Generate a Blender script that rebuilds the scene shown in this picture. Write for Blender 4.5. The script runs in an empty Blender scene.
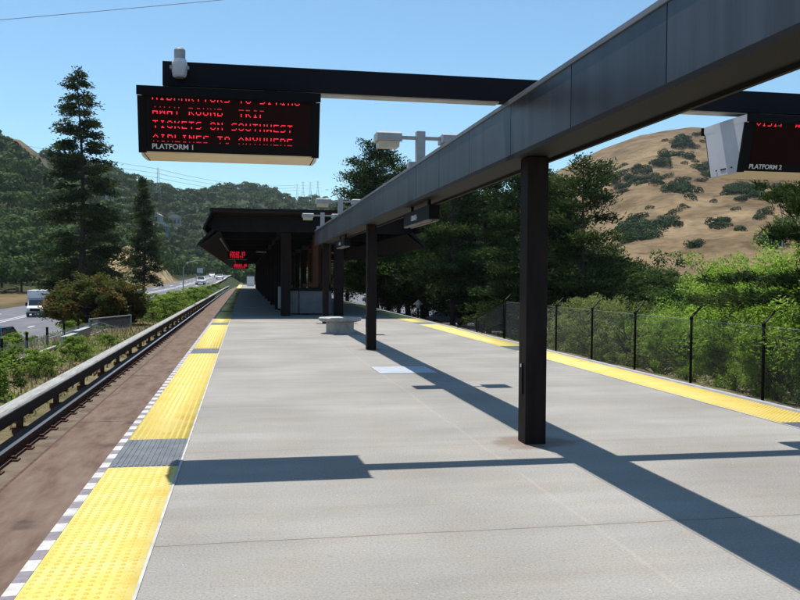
import bpy, math, random
import numpy as np
from mathutils import Vector, Matrix
R = math.radians
SC = bpy.context.scene
COL = SC.collection

# ------------------------------------------------------------------ camera
cam_data = bpy.data.cameras.new('camera')
cam = bpy.data.objects.new('camera', cam_data)
COL.objects.link(cam)
cam_data.sensor_width = 36.0
cam_data.lens = 37.94
cam_data.clip_start = 0.05
cam_data.clip_end = 12000
yaw, pit, roll = R(10.43), R(1.49), R(0.40)
fw = Vector((math.sin(yaw)*math.cos(pit), math.cos(yaw)*math.cos(pit), -math.sin(pit)))
rt = Vector((math.cos(yaw), -math.sin(yaw), 0))
up = rt.cross(fw)
# the horizon drops to the right by the roll angle
rt2 = rt*math.cos(roll) + up*math.sin(roll)
up2 = up*math.cos(roll) - rt*math.sin(roll)
cam.matrix_world = Matrix(((rt2.x, up2.x, -fw.x, 0), (rt2.y, up2.y, -fw.y, 0), (rt2.z, up2.z, -fw.z, 1.6), (0, 0, 0, 1)))
SC.camera = cam

# ------------------------------------------------------------------ world, sun, exposure
SUN = Vector((-0.11, 0.30, 1.0)).normalized()
world = bpy.data.worlds.new('World')
SC.world = world
world.use_nodes = True
wn = world.node_tree.nodes
wn.clear()
bg = wn.new('ShaderNodeBackground'); wo = wn.new('ShaderNodeOutputWorld'); sky = wn.new('ShaderNodeTexSky')
sky.sky_type = 'NISHITA'
sky.sun_disc = False
sky.sun_elevation = math.asin(SUN.z)
sky.sun_rotation = math.atan2(SUN.x, SUN.y)
sky.altitude = 150
sky.air_density = 1.0
sky.dust_density = 0.4
sky.ozone_density = 1.3
bg.inputs[1].default_value = 0.107
tn = wn.new('ShaderNodeMix'); tn.data_type = 'RGBA'; tn.blend_type = 'MULTIPLY'; tn.inputs[0].default_value = 1.0
tn.inputs[7].default_value = (.77, .985, 1.01, 1)
world.node_tree.links.new(sky.outputs[0], tn.inputs[6])
world.node_tree.links.new(tn.outputs[2], bg.inputs[0])
world.node_tree.links.new(bg.outputs[0], wo.inputs[0])
sun_data = bpy.data.lights.new('sun', 'SUN')
sun_data.energy = 4.6
sun_data.angle = R(0.53)
sun_data.color = (1.0, 0.955, 0.89)
sun = bpy.data.objects.new('sun', sun_data)
sun.rotation_euler = (-SUN).to_track_quat('-Z', 'Y').to_euler()
sun.location = (0, 0, 60)
COL.objects.link(sun)
SC.view_settings.view_transform = 'Standard'
SC.view_settings.look = 'None'
SC.view_settings.exposure = 0.52
SC.view_settings.gamma = 1.0
SC.view_settings.use_curve_mapping = False
SC.render.engine = 'CYCLES'
SC.cycles.max_bounces = 6
SC.cycles.transparent_max_bounces = 8

# ------------------------------------------------------------------ materials
def mat(name, col, rough=0.7, metal=0.0, spec=0.4):
    m = bpy.data.materials.new(name); m.use_nodes = True
    p = m.node_tree.nodes['Principled BSDF']
    p.inputs['Base Color'].default_value = (*col, 1)
    p.inputs['Roughness'].default_value = rough
    p.inputs['Metallic'].default_value = metal
    p.inputs['Specular IOR Level'].default_value = spec
    return m
def nodes(m): return m.node_tree.nodes, m.node_tree.links, m.node_tree.nodes['Principled BSDF']
def ramp(N, stops):
    r = N.new('ShaderNodeValToRGB')
    e = r.color_ramp.elements
    while len(e) < len(stops): e.new(0.5)
    for i, (p, c) in enumerate(stops):
        e[i].position = p; e[i].color = (*c, 1) if len(c) == 3 else c
    return r
def noisy(name, c1, c2, scale=3.0, detail=6, rough=0.8, bump=0.0, bscale=40, metal=0, spec=0.3, stretch=None, c3=None, lo=0.35, hi=0.65):
    m = mat(name, c1, rough, metal, spec)
    N, L, p = nodes(m)
    tc = N.new('ShaderNodeTexCoord'); mp = N.new('ShaderNodeMapping')
    if stretch: mp.inputs['Scale'].default_value = stretch
    L.new(tc.outputs['Object'], mp.inputs[0])
    n = N.new('ShaderNodeTexNoise'); n.inputs['Scale'].default_value = scale; n.inputs['Detail'].default_value = detail
    n.inputs['Roughness'].default_value = 0.62
    L.new(mp.outputs[0], n.inputs[0])
    st = [(lo, c1), (hi, c2)] if c3 is None else [(lo, c1), ((lo+hi)/2, c2), (hi, c3)]
    r = ramp(N, st); L.new(n.outputs[0], r.inputs[0]); L.new(r.outputs[0], p.inputs['Base Color'])
    if bump:
        b = N.new('ShaderNodeBump'); b.inputs['Strength'].default_value = bump; b.inputs['Distance'].default_value = 0.02
        n2 = N.new('ShaderNodeTexNoise'); n2.inputs['Scale'].default_value = bscale; n2.inputs['Detail'].default_value = 4
        L.new(tc.outputs['Object'], n2.inputs[0]); L.new(n2.outputs[0], b.inputs['Height']); L.new(b.outputs[0], p.inputs['Normal'])
    return m
def mixc(N, L, fac, a, b, mode='MIX'):
    x = N.new('ShaderNodeMix'); x.data_type = 'RGBA'; x.blend_type = mode
    for s, v in ((x.inputs[0], fac), (x.inputs[6], a), (x.inputs[7], b)):
        if isinstance(v, (int, float)): s.default_value = v
        elif isinstance(v, tuple): s.default_value = (*v, 1)
        else: L.new(v, s)
    return x.outputs[2]
def mth(N, L, op, a, b=0.0, c=None):
    x = N.new('ShaderNodeMath'); x.operation = op
    for i, v in enumerate((a, b) if c is None else (a, b, c)):
        if isinstance(v, (int, float)): x.inputs[i].default_value = v
        else: L.new(v, x.inputs[i])
    return x.outputs[0]

def concrete_platform():
    m = mat('platform_concrete', (.4, .4, .4), 0.85, 0, 0.25)
    N, L, p = nodes(m)
    tc = N.new('ShaderNodeTexCoord'); sp = N.new('ShaderNodeSeparateXYZ'); L.new(tc.outputs['Object'], sp.inputs[0])
    big = N.new('ShaderNodeTexNoise'); big.inputs['Scale'].default_value = 0.55; big.inputs['Detail'].default_value = 5; L.new(tc.outputs['Object'], big.inputs[0])
    mp = N.new('ShaderNodeMapping'); mp.inputs['Scale'].default_value = (0.35, 2.6, 1); L.new(tc.outputs['Object'], mp.inputs[0])
    st = N.new('ShaderNodeTexNoise'); st.inputs['Scale'].default_value = 1.1; st.inputs['Detail'].default_value = 6; st.inputs['Roughness'].default_value = .6; L.new(mp.outputs[0], st.inputs[0])
    fine = N.new('ShaderNodeTexNoise'); fine.inputs['Scale'].default_value = 62; fine.inputs['Detail'].default_value = 6; fine.inputs['Roughness'].default_value = .8; L.new(tc.outputs['Object'], fine.inputs[0])
    r1 = ramp(N, [(.3, (.215, .202, .184)), (.52, (.256, .245, .226)), (.72, (.298, .287, .266))]); L.new(big.outputs[0], r1.inputs[0])
    r2 = ramp(N, [(.3, (.90, .885, .865)), (.55, (1, 1, 1)), (.75, (1.04, 1.04, 1.04))]); L.new(st.outputs[0], r2.inputs[0])
    r3 = ramp(N, [(.34, (.66, .65, .64)), (.5, (1, 1, 1)), (.66, (1.22, 1.22, 1.22))]); L.new(fine.outputs[0], r3.inputs[0])
    c = mixc(N, L, 1.0, r1.outputs[0], r2.outputs[0], 'MULTIPLY')
    c = mixc(N, L, 1.0, c, r3.outputs[0], 'MULTIPLY')
    # dark spots and old stains
    v = N.new('ShaderNodeTexVoronoi'); v.inputs['Scale'].default_value = 2.3; L.new(tc.outputs['Object'], v.inputs[0])
    spot = mth(N, L, 'LESS_THAN', v.outputs[0], 0.035)
    c = mixc(N, L, mth(N, L, 'MULTIPLY', spot, .45), c, (.16, .15, .14))
    v2 = N.new('ShaderNodeTexVoronoi'); v2.inputs['Scale'].default_value = 9; L.new(tc.outputs['Object'], v2.inputs[0])
    c = mixc(N, L, mth(N, L, 'MULTIPLY', mth(N, L, 'LESS_THAN', v2.outputs[0], 0.045), .5), c, (.62, .60, .56))
    pt = N.new('ShaderNodeTexNoise'); pt.inputs['Scale'].default_value = 1.7; pt.inputs['Detail'].default_value = 8; pt.inputs['Roughness'].default_value = .7; L.new(tc.outputs['Object'], pt.inputs[0])
    rp_ = ramp(N, [(.40, (1, 1, 1)), (.62, (1.02, .985, .93)), (.75, (.93, .87, .79))]); L.new(pt.outputs[0], rp_.inputs[0])
    c = mixc(N, L, 1.0, c, rp_.outputs[0], 'MULTIPLY')
    # rust washed out of the foot of each column
    for yc in (7.86, 18.6):
        dx = mth(N, L, 'SUBTRACT', sp.outputs[0], 2.77); dy = mth(N, L, 'SUBTRACT', sp.outputs[1], yc)
        rr = mth(N, L, 'SQRT', mth(N, L, 'ADD', mth(N, L, 'MULTIPLY', dx, dx), mth(N, L, 'MULTIPLY', dy, dy)))
        rr = mth(N, L, 'ADD', rr, mth(N, L, 'MULTIPLY', mth(N, L, 'SUBTRACT', pt.outputs[0], .5), 1.1))
        k0 = mth(N, L, 'MAXIMUM', mth(N, L, 'SUBTRACT', 1.0, mth(N, L, 'DIVIDE', rr, .42)), 0.0)
        c = mixc(N, L, mth(N, L, 'MULTIPLY', mth(N, L, 'MINIMUM', mth(N, L, 'MULTIPLY', k0, 2.2), 1.0), .6), c, (.14, .085, .05))
    # slab joints, slightly wavering
    wob = N.new('ShaderNodeTexNoise'); wob.inputs['Scale'].default_value = 1.3; wob.inputs['Detail'].default_value = 6; L.new(tc.outputs['Object'], wob.inputs[0])
    wv = mth(N, L, 'MULTIPLY', mth(N, L, 'SUBTRACT', wob.outputs[0], .5), .06)
    y = mth(N, L, 'ADD', sp.outputs[1], wv)
    fr = mth(N, L, 'FRACT', mth(N, L, 'DIVIDE', mth(N, L, 'SUBTRACT', y, 2.44 - .6), 2.70))
    d = mth(N, L, 'ABSOLUTE', mth(N, L, 'SUBTRACT', mth(N, L, 'MULTIPLY', fr, 2.70), .6))
    j = mth(N, L, 'LESS_THAN', d, .006)
    jl = mth(N, L, 'LESS_THAN', mth(N, L, 'ABSOLUTE', mth(N, L, 'SUBTRACT', mth(N, L, 'ADD', sp.outputs[0], mth(N, L, 'MULTIPLY', wv, .3)), 2.80)), .005)
    c = mixc(N, L, mth(N, L, 'MULTIPLY', jl, .6), c, (.10, .085, .07))
    c = mixc(N, L, mth(N, L, 'MULTIPLY', j, mth(N, L, 'ADD', .25, mth(N, L, 'MULTIPLY', mth(N, L, 'LESS_THAN', sp.outputs[1], 6.5), .6))), c, (.09, .07, .055))
    halo = mth(N, L, 'SUBTRACT', 1.0, mth(N, L, 'MINIMUM', mth(N, L, 'DIVIDE', d, .09), 1.0))
    c = mixc(N, L, mth(N, L, 'MULTIPLY', halo, .16), c, (.2, .16, .12))
    # pale scuffed line running lengthwise
    x = mth(N, L, 'ADD', sp.outputs[0], mth(N, L, 'MULTIPLY', mth(N, L, 'SUBTRACT', big.outputs[0], .5), .12))
    d2 = mth(N, L, 'ABSOLUTE', mth(N, L, 'SUBTRACT', x, 2.24))
    k = mth(N, L, 'MULTIPLY', mth(N, L, 'LESS_THAN', d2, .016), mth(N, L, 'MULTIPLY', mth(N, L, 'GREATER_THAN', pt.outputs[0], .44), .10))
    c = mixc(N, L, k, c, (.5, .45, .38))
    L.new(c, p.inputs['Base Color'])
    b = N.new('ShaderNodeBump'); b.inputs['Strength'].default_value = .12; b.inputs['Distance'].default_value = .003
    L.new(mth(N, L, 'SUBTRACT', fine.outputs[0], j), b.inputs['Height']); L.new(b.outputs[0], p.inputs['Normal'])
    return m

def leaf_mat(name, dark, mid, light, trans=0.35, rough=0.6):
    m = bpy.data.materials.new(name); m.use_nodes = True
    N, L = m.node_tree.nodes, m.node_tree.links
    N.clear()
    at = N.new('ShaderNodeAttribute'); at.attribute_name = 'tint'
    r = ramp(N, [(0.0, dark), (.5, mid), (1.0, light)])
    L.new(at.outputs['Fac'], r.inputs[0])
    df = N.new('ShaderNodeBsdfPrincipled'); df.inputs['Roughness'].default_value = rough; df.inputs['Specular IOR Level'].default_value = .04
    tr = N.new('ShaderNodeBsdfTranslucent'); mx = N.new('ShaderNodeMixShader'); mx.inputs[0].default_value = trans
    L.new(r.outputs[0], df.inputs['Base Color']); L.new(r.outputs[0], tr.inputs[0])
    L.new(df.outputs[0], mx.inputs[1]); L.new(tr.outputs[0], mx.inputs[2])
    o = N.new('ShaderNodeOutputMaterial'); L.new(mx.outputs[0], o.inputs[0])
    return m

def emis(name, col, s):
    m = mat(name, (0.02, 0.0, 0.0), .5)
    p = m.node_tree.nodes['Principled BSDF']
    p.inputs['Emission Color'].default_value = (*col, 1); p.inputs['Emission Strength'].default_value = s
    return m

M = {}
M['platform'] = concrete_platform()
M['edge_concrete'] = noisy('edge_concrete', (.17, .15, .13), (.26, .24, .21), 2.5)
def yellow():
    m = noisy('tactile_yellow', (.58, .42, .07), (.64, .50, .12), 3.2, 7, .6, lo=.28, hi=.62, c3=(.66, .55, .19))
    N, L, p = nodes(m)
    tc = N.new('ShaderNodeTexCoord'); sp = N.new('ShaderNodeSeparateXYZ'); L.new(tc.outputs['Object'], sp.inputs[0])
    f = mth(N, L, 'FRACT', mth(N, L, 'DIVIDE', mth(N, L, 'ADD', sp.outputs[1], 50.), 1.22))
    j = mth(N, L, 'LESS_THAN', f, .006)
    s = N.new('ShaderNodeTexNoise'); s.inputs['Scale'].default_value = 26; s.inputs['Detail'].default_value = 5; L.new(tc.outputs['Object'], s.inputs[0])
    dk = mth(N, L, 'MULTIPLY', mth(N, L, 'GREATER_THAN', s.outputs[0], .64), .25)
    src = p.inputs['Base Color'].links[0].from_socket
    c = mixc(N, L, mth(N, L, 'MAXIMUM', mth(N, L, 'MULTIPLY', j, .5), dk), src, (.3, .2, .05))
    L.new(c, p.inputs['Base Color'])
    return m
M['yellow'] = yellow()
M['yellow_dome'] = noisy('tactile_dome', (.54, .36, .048), (.60, .43, .085), 3.0, 6, .6)  # domes coloured darker and more orange than the strip, so the dots stand out
M['sealant'] = noisy('pale_sealant', (.34, .33, .31), (.46, .45, .43), 5)
M['grey_tile'] = noisy('tactile_grey', (.085, .095, .105), (.13, .14, .15), 5, 5, .6)
M['check_white'] = noisy('edge_white', (.36, .35, .34), (.52, .51, .50), 12)
M['check_grey'] = noisy('edge_grey', (.15, .13, .15), (.22, .20, .215), 12)
def stains(m, scale, thr, col, fac):
    N, L, p = nodes(m); src = p.inputs['Base Color'].links[0].from_socket
    tc = N.new('ShaderNodeTexCoord'); n = N.new('ShaderNodeTexNoise'); n.inputs['Scale'].default_value = scale; n.inputs['Detail'].default_value = 7; L.new(tc.outputs['Object'], n.inputs[0])
    k = mth(N, L, 'MULTIPLY', mth(N, L, 'MINIMUM', mth(N, L, 'MAXIMUM', mth(N, L, 'MULTIPLY', mth(N, L, 'SUBTRACT', n.outputs[0], thr), 14), 0), 1), fac)
    L.new(mixc(N, L, k, src, col), p.inputs['Base Color'])
M['bed'] = noisy('track_slab', (.080, .045, .030), (.128, .084, .060), 2.2, 10, .9, .4, 40, stretch=(1.8, .45, 1), c3=(.160, .115, .088), lo=.32, hi=.68)
stains(M['bed'], .9, .62, (.03, .022, .018), .6); stains(M['bed'], 3.1, .64, (.12, .05, .025), .3); stains(M['yellow'], 1.9, .63, (.55, .28, .03), .5)
M['bed_low'] = noisy('track_shoulder', (.075, .052, .036), (.15, .115, .080), 2.6, 9, .9, .3, 30)
M['rust'] = noisy('rusty_steel', (.05, .022, .014), (.10, .045, .03), 8, 5, .85)
M['rail_top'] = mat('polished_rail', (.55, .55, .56), .28, 1.0)
M['cover'] = noisy('cover_board', (.13, .115, .095), (.24, .23, .21), 5, 7, .7, stretch=(5, .25, 3), lo=.3, hi=.6, c3=(.32, .32, .30))
M['black'] = noisy('black_paint', (.008, .007, .008), (.014, .012, .012), 4, 5, .6, spec=.12)
M['column'] = noisy('column_brown_black', (.013, .0095, .0095), (.024, .017, .016), 3, 6, .6, spec=.08, stretch=(3, 3, .6))
def panel_mat():
    m = mat('beam_panel', (.12, .12, .13), .42, .35, .5)
    N, L, p = nodes(m)
    tc = N.new('ShaderNodeTexCoord'); mp = N.new('ShaderNodeMapping'); mp.inputs['Scale'].default_value = (1, 1.0, .07); L.new(tc.outputs['Object'], mp.inputs[0])
    n = N.new('ShaderNodeTexNoise'); n.inputs['Scale'].default_value = 4.5; n.inputs['Detail'].default_value = 7; n.inputs['Roughness'].default_value = .65; L.new(mp.outputs[0], n.inputs[0])
    r = ramp(N, [(.3, (.033, .031, .036)), (.5, (.052, .052, .060)), (.72, (.076, .078, .090))]); L.new(n.outputs[0], r.inputs[0])
    # each sheet of cladding weathers a little differently
    sp = N.new('ShaderNodeSeparateXYZ'); L.new(tc.outputs['Object'], sp.inputs[0])
    fl = mth(N, L, 'FLOOR', mth(N, L, 'DIVIDE', mth(N, L, 'SUBTRACT', sp.outputs[1], 7.85-1.53*6), 1.53))
    w = N.new('ShaderNodeTexWhiteNoise'); w.noise_dimensions = '1D'; L.new(fl, w.inputs['W'])
    r2 = ramp(N, [(0, (.72, .72, .76)), (1, (1.2, 1.18, 1.18))]); L.new(w.outputs[0], r2.inputs[0])
    c = mixc(N, L, 1.0, r.outputs[0], r2.outputs[0], 'MULTIPLY')
    L.new(c, p.inputs['Base Color'])
    return m
M['panel'] = panel_mat()
M['cap'] = noisy('beam_flashing', (.13, .13, .14), (.22, .22, .235), 3, 6, .45, metal=.3, stretch=(1, .3, 1))
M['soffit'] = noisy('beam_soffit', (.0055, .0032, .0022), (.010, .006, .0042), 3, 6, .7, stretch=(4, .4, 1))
M['arm'] = mat('arm_black', (.010, .009, .014), .6, 0, .15)
M['strip'] = noisy('pale_strip', (.40, .36, .31), (.55, .52, .48), 4, 4, .6)
M['cream'] = noisy('cream_diffuser', (.66, .52, .33), (.74, .62, .44), 2, 3, .5)
M['sign_white'] = noisy('sign_end_panel', (.52, .53, .56), (.60, .61, .64), 2, 3, .5)
M['sign_black'] = mat('sign_black', (.005, .005, .007), .55, 0, .12)
M['screen'] = mat('display_glass', (.016, .002, .004), .35, 0, .10)
M['led'] = emis('led_red', (1.0, .022, .06), 1.0)
M['led_dim'] = emis('led_red_dim', (1.0, .035, .07), .4)
M['letter'] = mat('white_lettering', (.72, .72, .74), .6)
M['lamp_grey'] = noisy('luminaire_grey', (.33, .34, .36), (.42, .43, .45), 5, 4, .5)
M['lens'] = noisy('luminaire_lens', (.52, .50, .42), (.62, .58, .48), 5, 3, .35)
M['white'] = noisy('white_enamel', (.60, .60, .62), (.70, .70, .72), 5, 3, .45)
M['galv'] = noisy('galvanised', (.30, .31, .32), (.42, .43, .44), 6, 5, .5, metal=.3)
M['hatch'] = noisy('hatch_plate', (.30, .325, .36), (.38, .405, .44), 3, 6, .6, .2, 60)
M['bench'] = noisy('bench_concrete', (.26, .25, .23), (.36, .35, .33), 6, 6, .85, .3, 50, c3=(.42, .41, .39), lo=.3, hi=.7)
M['wood'] = noisy('red_brown_wood', (.085, .025, .012), (.15, .048, .022), 3, 6, .6, stretch=(4, 4, .4))
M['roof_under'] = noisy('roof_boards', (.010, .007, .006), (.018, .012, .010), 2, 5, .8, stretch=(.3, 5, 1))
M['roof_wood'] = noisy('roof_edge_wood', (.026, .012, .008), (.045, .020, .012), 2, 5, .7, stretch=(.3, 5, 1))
M['roof_dark'] = noisy('roof_metal', (.007, .0075, .010), (.013, .014, .018), 2, 5, .6, spec=.15)
M['metal_panel'] = noisy('enclosure_panel', (.14, .145, .165), (.20, .205, .225), 3, 5, .45, metal=.2)
M['asphalt'] = noisy('asphalt', (.10, .10, .11), (.14, .14, .15), .7, 8, .9, stretch=(1, .3, 1))
M['marking'] = noisy('road_marking', (.5, .5, .48), (.66, .66, .64), 2)
M['road_concrete'] = noisy('road_concrete', (.33, .32, .30), (.42, .41, .39), .8)
M['bark'] = noisy('bark', (.035, .025, .02), (.075, .055, .045), 8, 5, .9, .5, 20, stretch=(3, 3, .6))
M['glass'] = mat('car_glass', (.02, .03, .04), .08, 0, .6)
M['tyre'] = mat('tyre', (.02, .02, .02), .8)
M['rim'] = mat('wheel_rim', (.4, .4, .42), .35, .8)
M['headlight'] = mat('headlight', (.7, .72, .75), .15)
M['red_lens'] = mat('tail_lens', (.35, .02, .02), .3)
for n_, c_ in dict(white=(.72, .72, .70), teal=(.05, .12, .15), silver=(.42, .43, .45), dark=(.03, .035, .05), red=(.3, .03, .025), blue=(.05, .10, .22), tan=(.4, .34, .25)).items():
    M['car_'+n_] = mat('car_paint_'+n_, c_, .25, 0, .6)
M['house_wall'] = mat('house_wall', (.42, .40, .36), .8)
M['house_blue'] = mat('house_blue', (.10, .20, .36), .7)
M['house_roof'] = mat('house_roof', (.5, .48, .45), .8)
M['window'] = mat('window_dark', (.03, .035, .045), .2)
M['wire'] = mat('wire', (.05, .06, .09), .6)
M['fence_wire'] = mat('fence_wire', (.30, .31, .32), .5, .5)
# foliage
M['pine'] = leaf_mat('pine_needles', (.014, .030, .009), (.038, .068, .018), (.085, .120, .032), .25)
M['redwood'] = leaf_mat('redwood_needles', (.016, .030, .010), (.050, .072, .020), (.115, .13, .042), .3)
M['oak'] = leaf_mat('oak_leaves', (.014, .034, .007), (.036, .076, .015), (.085, .14, .030), .3)
M['forest'] = leaf_mat('forest_leaves', (.018, .040, .009), (.044, .080, .018), (.092, .135, .034), .2)
M['olive'] = leaf_mat('olive_leaves', (.09, .12, .030), (.16, .20, .06), (.25, .28, .11), .5)
M['willow'] = leaf_mat('willow_leaves', (.09, .16, .018), (.19, .31, .040), (.33, .45, .08), .6)
M['bush'] = leaf_mat('bush_leaves', (.07, .12, .016), (.14, .22, .032), (.25, .34, .055), .45)
M['redbush'] = leaf_mat('photinia_leaves', (.040, .065, .014), (.085, .100, .022), (.19, .105, .030), .35)
M['scrub'] = leaf_mat('hill_oak_leaves', (.010, .026, .008), (.024, .050, .014), (.048, .078, .024), .1)
M['straw'] = leaf_mat('dry_grass', (.12, .10, .04), (.22, .18, .08), (.33, .27, .14), .3)

# ------------------------------------------------------------------ object helpers
def tag(o, label=None, cat=None, group=None, kind=None):
    if label: o['label'] = label
    if cat: o['category'] = cat
    if group: o['group'] = group
    if kind: o['kind'] = kind
    return o
def thing(name, label, cat, loc=(0, 0, 0), rz=0, group=None):
    o = bpy.data.objects.new(name, None); COL.objects.link(o)
    o.location = loc; o.rotation_euler = (0, 0, rz); o.empty_display_size = .2
    return tag(o, label, cat, group)
class MB:
    def __init__(s): s.v = []; s.f = []; s.mi = []
    def add(s, vs, fs, mi=0):
        b = len(s.v); s.v += [tuple(v) for v in vs]
        for f in fs: s.f.append(tuple(b+i for i in f)); s.mi.append(mi)
        return s
    def box(s, x0, x1, y0, y1, z0, z1, mi=0):
        return s.add([(x0, y0, z0), (x1, y0, z0), (x1, y1, z0), (x0, y1, z0), (x0, y0, z1), (x1, y0, z1), (x1, y1, z1), (x0, y1, z1)],
                     [(0, 3, 2, 1), (4, 5, 6, 7), (0, 1, 5, 4), (1, 2, 6, 5), (2, 3, 7, 6), (3, 0, 4, 7)], mi)
    def prism(s, prof, axis, a, b, mi=0):
        n = len(prof)
        def P(p, t): return (p[0], t, p[1]) if axis == 'y' else (t, p[0], p[1]) if axis == 'x' else (p[0], p[1], t)
        vs = [P(p, a) for p in prof] + [P(p, b) for p in prof]
        fs = [tuple(range(n)), tuple(range(2*n-1, n-1, -1))] + [(i, i+n, (i+1) % n+n, (i+1) % n) for i in range(n)]
        return s.add(vs, fs, mi)
    def tube(s, pts, r, n=8, mi=0, cap=True):
        pts = [Vector(p) for p in pts]
        rr = r if isinstance(r, (list, tuple)) else [r]*len(pts)
        rings = []
        for i, p in enumerate(pts):
            d = (pts[min(i+1, len(pts)-1)] - pts[max(i-1, 0)]).normalized()
            a = d.cross(Vector((0, 0, 1)) if abs(d.z) < .9 else Vector((1, 0, 0))).normalized(); b = d.cross(a)
            rings.append([p + (a*math.cos(2*math.pi*k/n) + b*math.sin(2*math.pi*k/n))*rr[i] for k in range(n)])
        vs = [v for g in rings for v in g]; fs = []
        for i in range(len(pts)-1):
            for k in range(n):
                fs.append((i*n+k, i*n+(k+1) % n, (i+1)*n+(k+1) % n, (i+1)*n+k))
        if cap: fs += [tuple(range(n-1, -1, -1)), tuple((len(pts)-1)*n+k for k in range(n))]
        return s.add(vs, fs, mi)
    def lathe(s, prof, n=32, c=(0, 0, 0), mi=0):
        vs = [(c[0]+r*math.cos(2*math.pi*k/n), c[1]+r*math.sin(2*math.pi*k/n), c[2]+z) for r, z in prof for k in range(n)]
        m = len(prof)
        fs = [(i*n+k, i*n+(k+1) % n, (i+1)*n+(k+1) % n, (i+1)*n+k) for i in range(m-1) for k in range(n)]
        fs += [tuple(range(n-1, -1, -1)), tuple((m-1)*n+k for k in range(n))]
        return s.add(vs, fs, mi)
    def build(s, name, mats, parent=None, bevel=0, smooth=False, loc=None):
        me = bpy.data.meshes.new(name)
        me.from_pydata(s.v, [], s.f)
        if not isinstance(mats, (list, tuple)): mats = [mats]
        for m in mats: me.materials.append(M[m] if isinstance(m, str) else m)
        if len(mats) > 1: me.polygons.foreach_set('material_index', s.mi)
        if smooth: me.polygons.foreach_set('use_smooth', [True]*len(me.polygons))
        me.update()
        o = bpy.data.objects.new(name, me); COL.objects.link(o)
        if parent: o.parent = parent
        if loc: o.location = loc
        if bevel:
            b = o.modifiers.new('bevel', 'BEVEL'); b.width = bevel; b.segments = 2; b.limit_method = 'ANGLE'; b.angle_limit = R(40)
        return o
def children_of(o): return [c for c in bpy.data.objects if c.parent == o]
def copy_tree(o, parent=None):
    c = o.copy(); COL.objects.link(c); c.parent = parent
    for ch in children_of(o): copy_tree(ch, c)
    return c
def text_mesh(body, size, name, material, parent, loc, rot, extrude=.002, bold=.012):
    cu = bpy.data.curves.new('t', 'FONT'); cu.body = body; cu.size = size; cu.extrude = extrude; cu.align_x = 'LEFT'; cu.offset = size*bold
    t = bpy.data.objects.new('t', cu)
    me = bpy.data.meshes.new_from_object(t)
    bpy.data.objects.remove(t); bpy.data.curves.remove(cu)
    me.materials.append(M[material])
    o = bpy.data.objects.new(name, me); COL.objects.link(o); o.parent = parent; o.location = loc; o.rotation_euler = rot
    return o
def np_mesh(name, V, F, mats, tint=None, parent=None, mi=None):
    """V (n,3) floats, F (m,4) or (m,3) ints"""
    V = np.asarray(V, dtype=np.float32); F = np.asarray(F, dtype=np.int32)
    me = bpy.data.meshes.new(name); k = F.shape[1]
    me.vertices.add(len(V)); me.vertices.foreach_set('co', V.ravel())
    me.loops.add(F.size); me.loops.foreach_set('vertex_index', F.ravel())
    me.polygons.add(len(F)); me.polygons.foreach_set('loop_start', np.arange(0, F.size, k, dtype=np.int32))
    if not isinstance(mats, (list, tuple)): mats = [mats]
    for m in mats: me.materials.append(M[m] if isinstance(m, str) else m)
    if mi is not None: me.polygons.foreach_set('material_index', np.asarray(mi, dtype=np.int32))
    me.update(calc_edges=True)
    if tint is not None:
        a = me.attributes.new('tint', 'FLOAT', 'FACE'); a.data.foreach_set('value', np.asarray(tint, dtype=np.float32))
    o = bpy.data.objects.new(name, me); COL.objects.link(o)
    if parent: o.parent = parent
    return o

# ------------------------------------------------------------------ terrain
def sm(t): t = np.clip(t, 0, 1); return t*t*(3-2*t)
ROAD = np.array([(10, -27, -4.2), (60, -27, -4.2), (100, -28, -4.1), (125, -27.5, -3.7), (150, -20, -2.2), (175, -13, -.6), (200, -11, .25), (250, -10.5, 1.0), (320, -11, 1.7), (420, -11, 2.6), (600, -9, 3.6)], float)
HALF = np.array([(10, 11), (100, 11), (125, 10), (160, 6.5), (190, 5), (600, 5)], float)
def road_c(y): return np.interp(y, ROAD[:, 0], ROAD[:, 1]), np.interp(y, ROAD[:, 0], ROAD[:, 2]), np.interp(y, HALF[:, 0], HALF[:, 1])
AZ = [-80, -40, -25, -18, -14.9, -13.8, -12.7, -11.5, -10, -8.5, -7.3, -6.1, -3.6, -2.3, -.7, .3, 1.6, 3.6, 5, 6, 10.4, 13.1, 14.1, 15.1, 18.5, 20.8, 23.7, 26.2, 29.3, 32.2, 35.7, 41, 50, 80]
EL = [7, 8, 8.4, 8.6, 8.45, 8.3, 7.5, 6.9, 6.7, 6.45, 6.1, 5.65, 5.2, 5.5, 5.8, 5.9, 5.6, 5.0, 5.15, 4.8, 4.5, 4.9, 5.2, 4.75, 5.3, 7.1, 8.46, 9.27, 9.58, 9.36, 8.55, 7.1, 6, 5]
DD = [(-80, 620), (-18, 600), (-8, 720), (0, 880), (7, 1000), (12, 1300), (16, 1200), (19.5, 720), (80, 680)]
FF = [(-80, 60), (-30, 120), (-16, 165), (-10, 190), (-7, 260), (-4, 420), (4, 430), (10, 420), (18, 210), (25, 150), (80, 120)]
def wnoise(x, y, s, seed):
    rs = np.random.RandomState(seed); o = 0
    for i in range(6):
        a = rs.uniform(0, 2*np.pi); f = rs.uniform(.6, 1.7)/s; ph = rs.uniform(0, 6.28)
        o = o + np.sin((x*np.cos(a)+y*np.sin(a))*f*2*np.pi+ph + 1.2*np.sin((x*np.sin(a*1.7)+y*np.cos(a*1.3))*f*3.1+ph*2))
    return o/6
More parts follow.
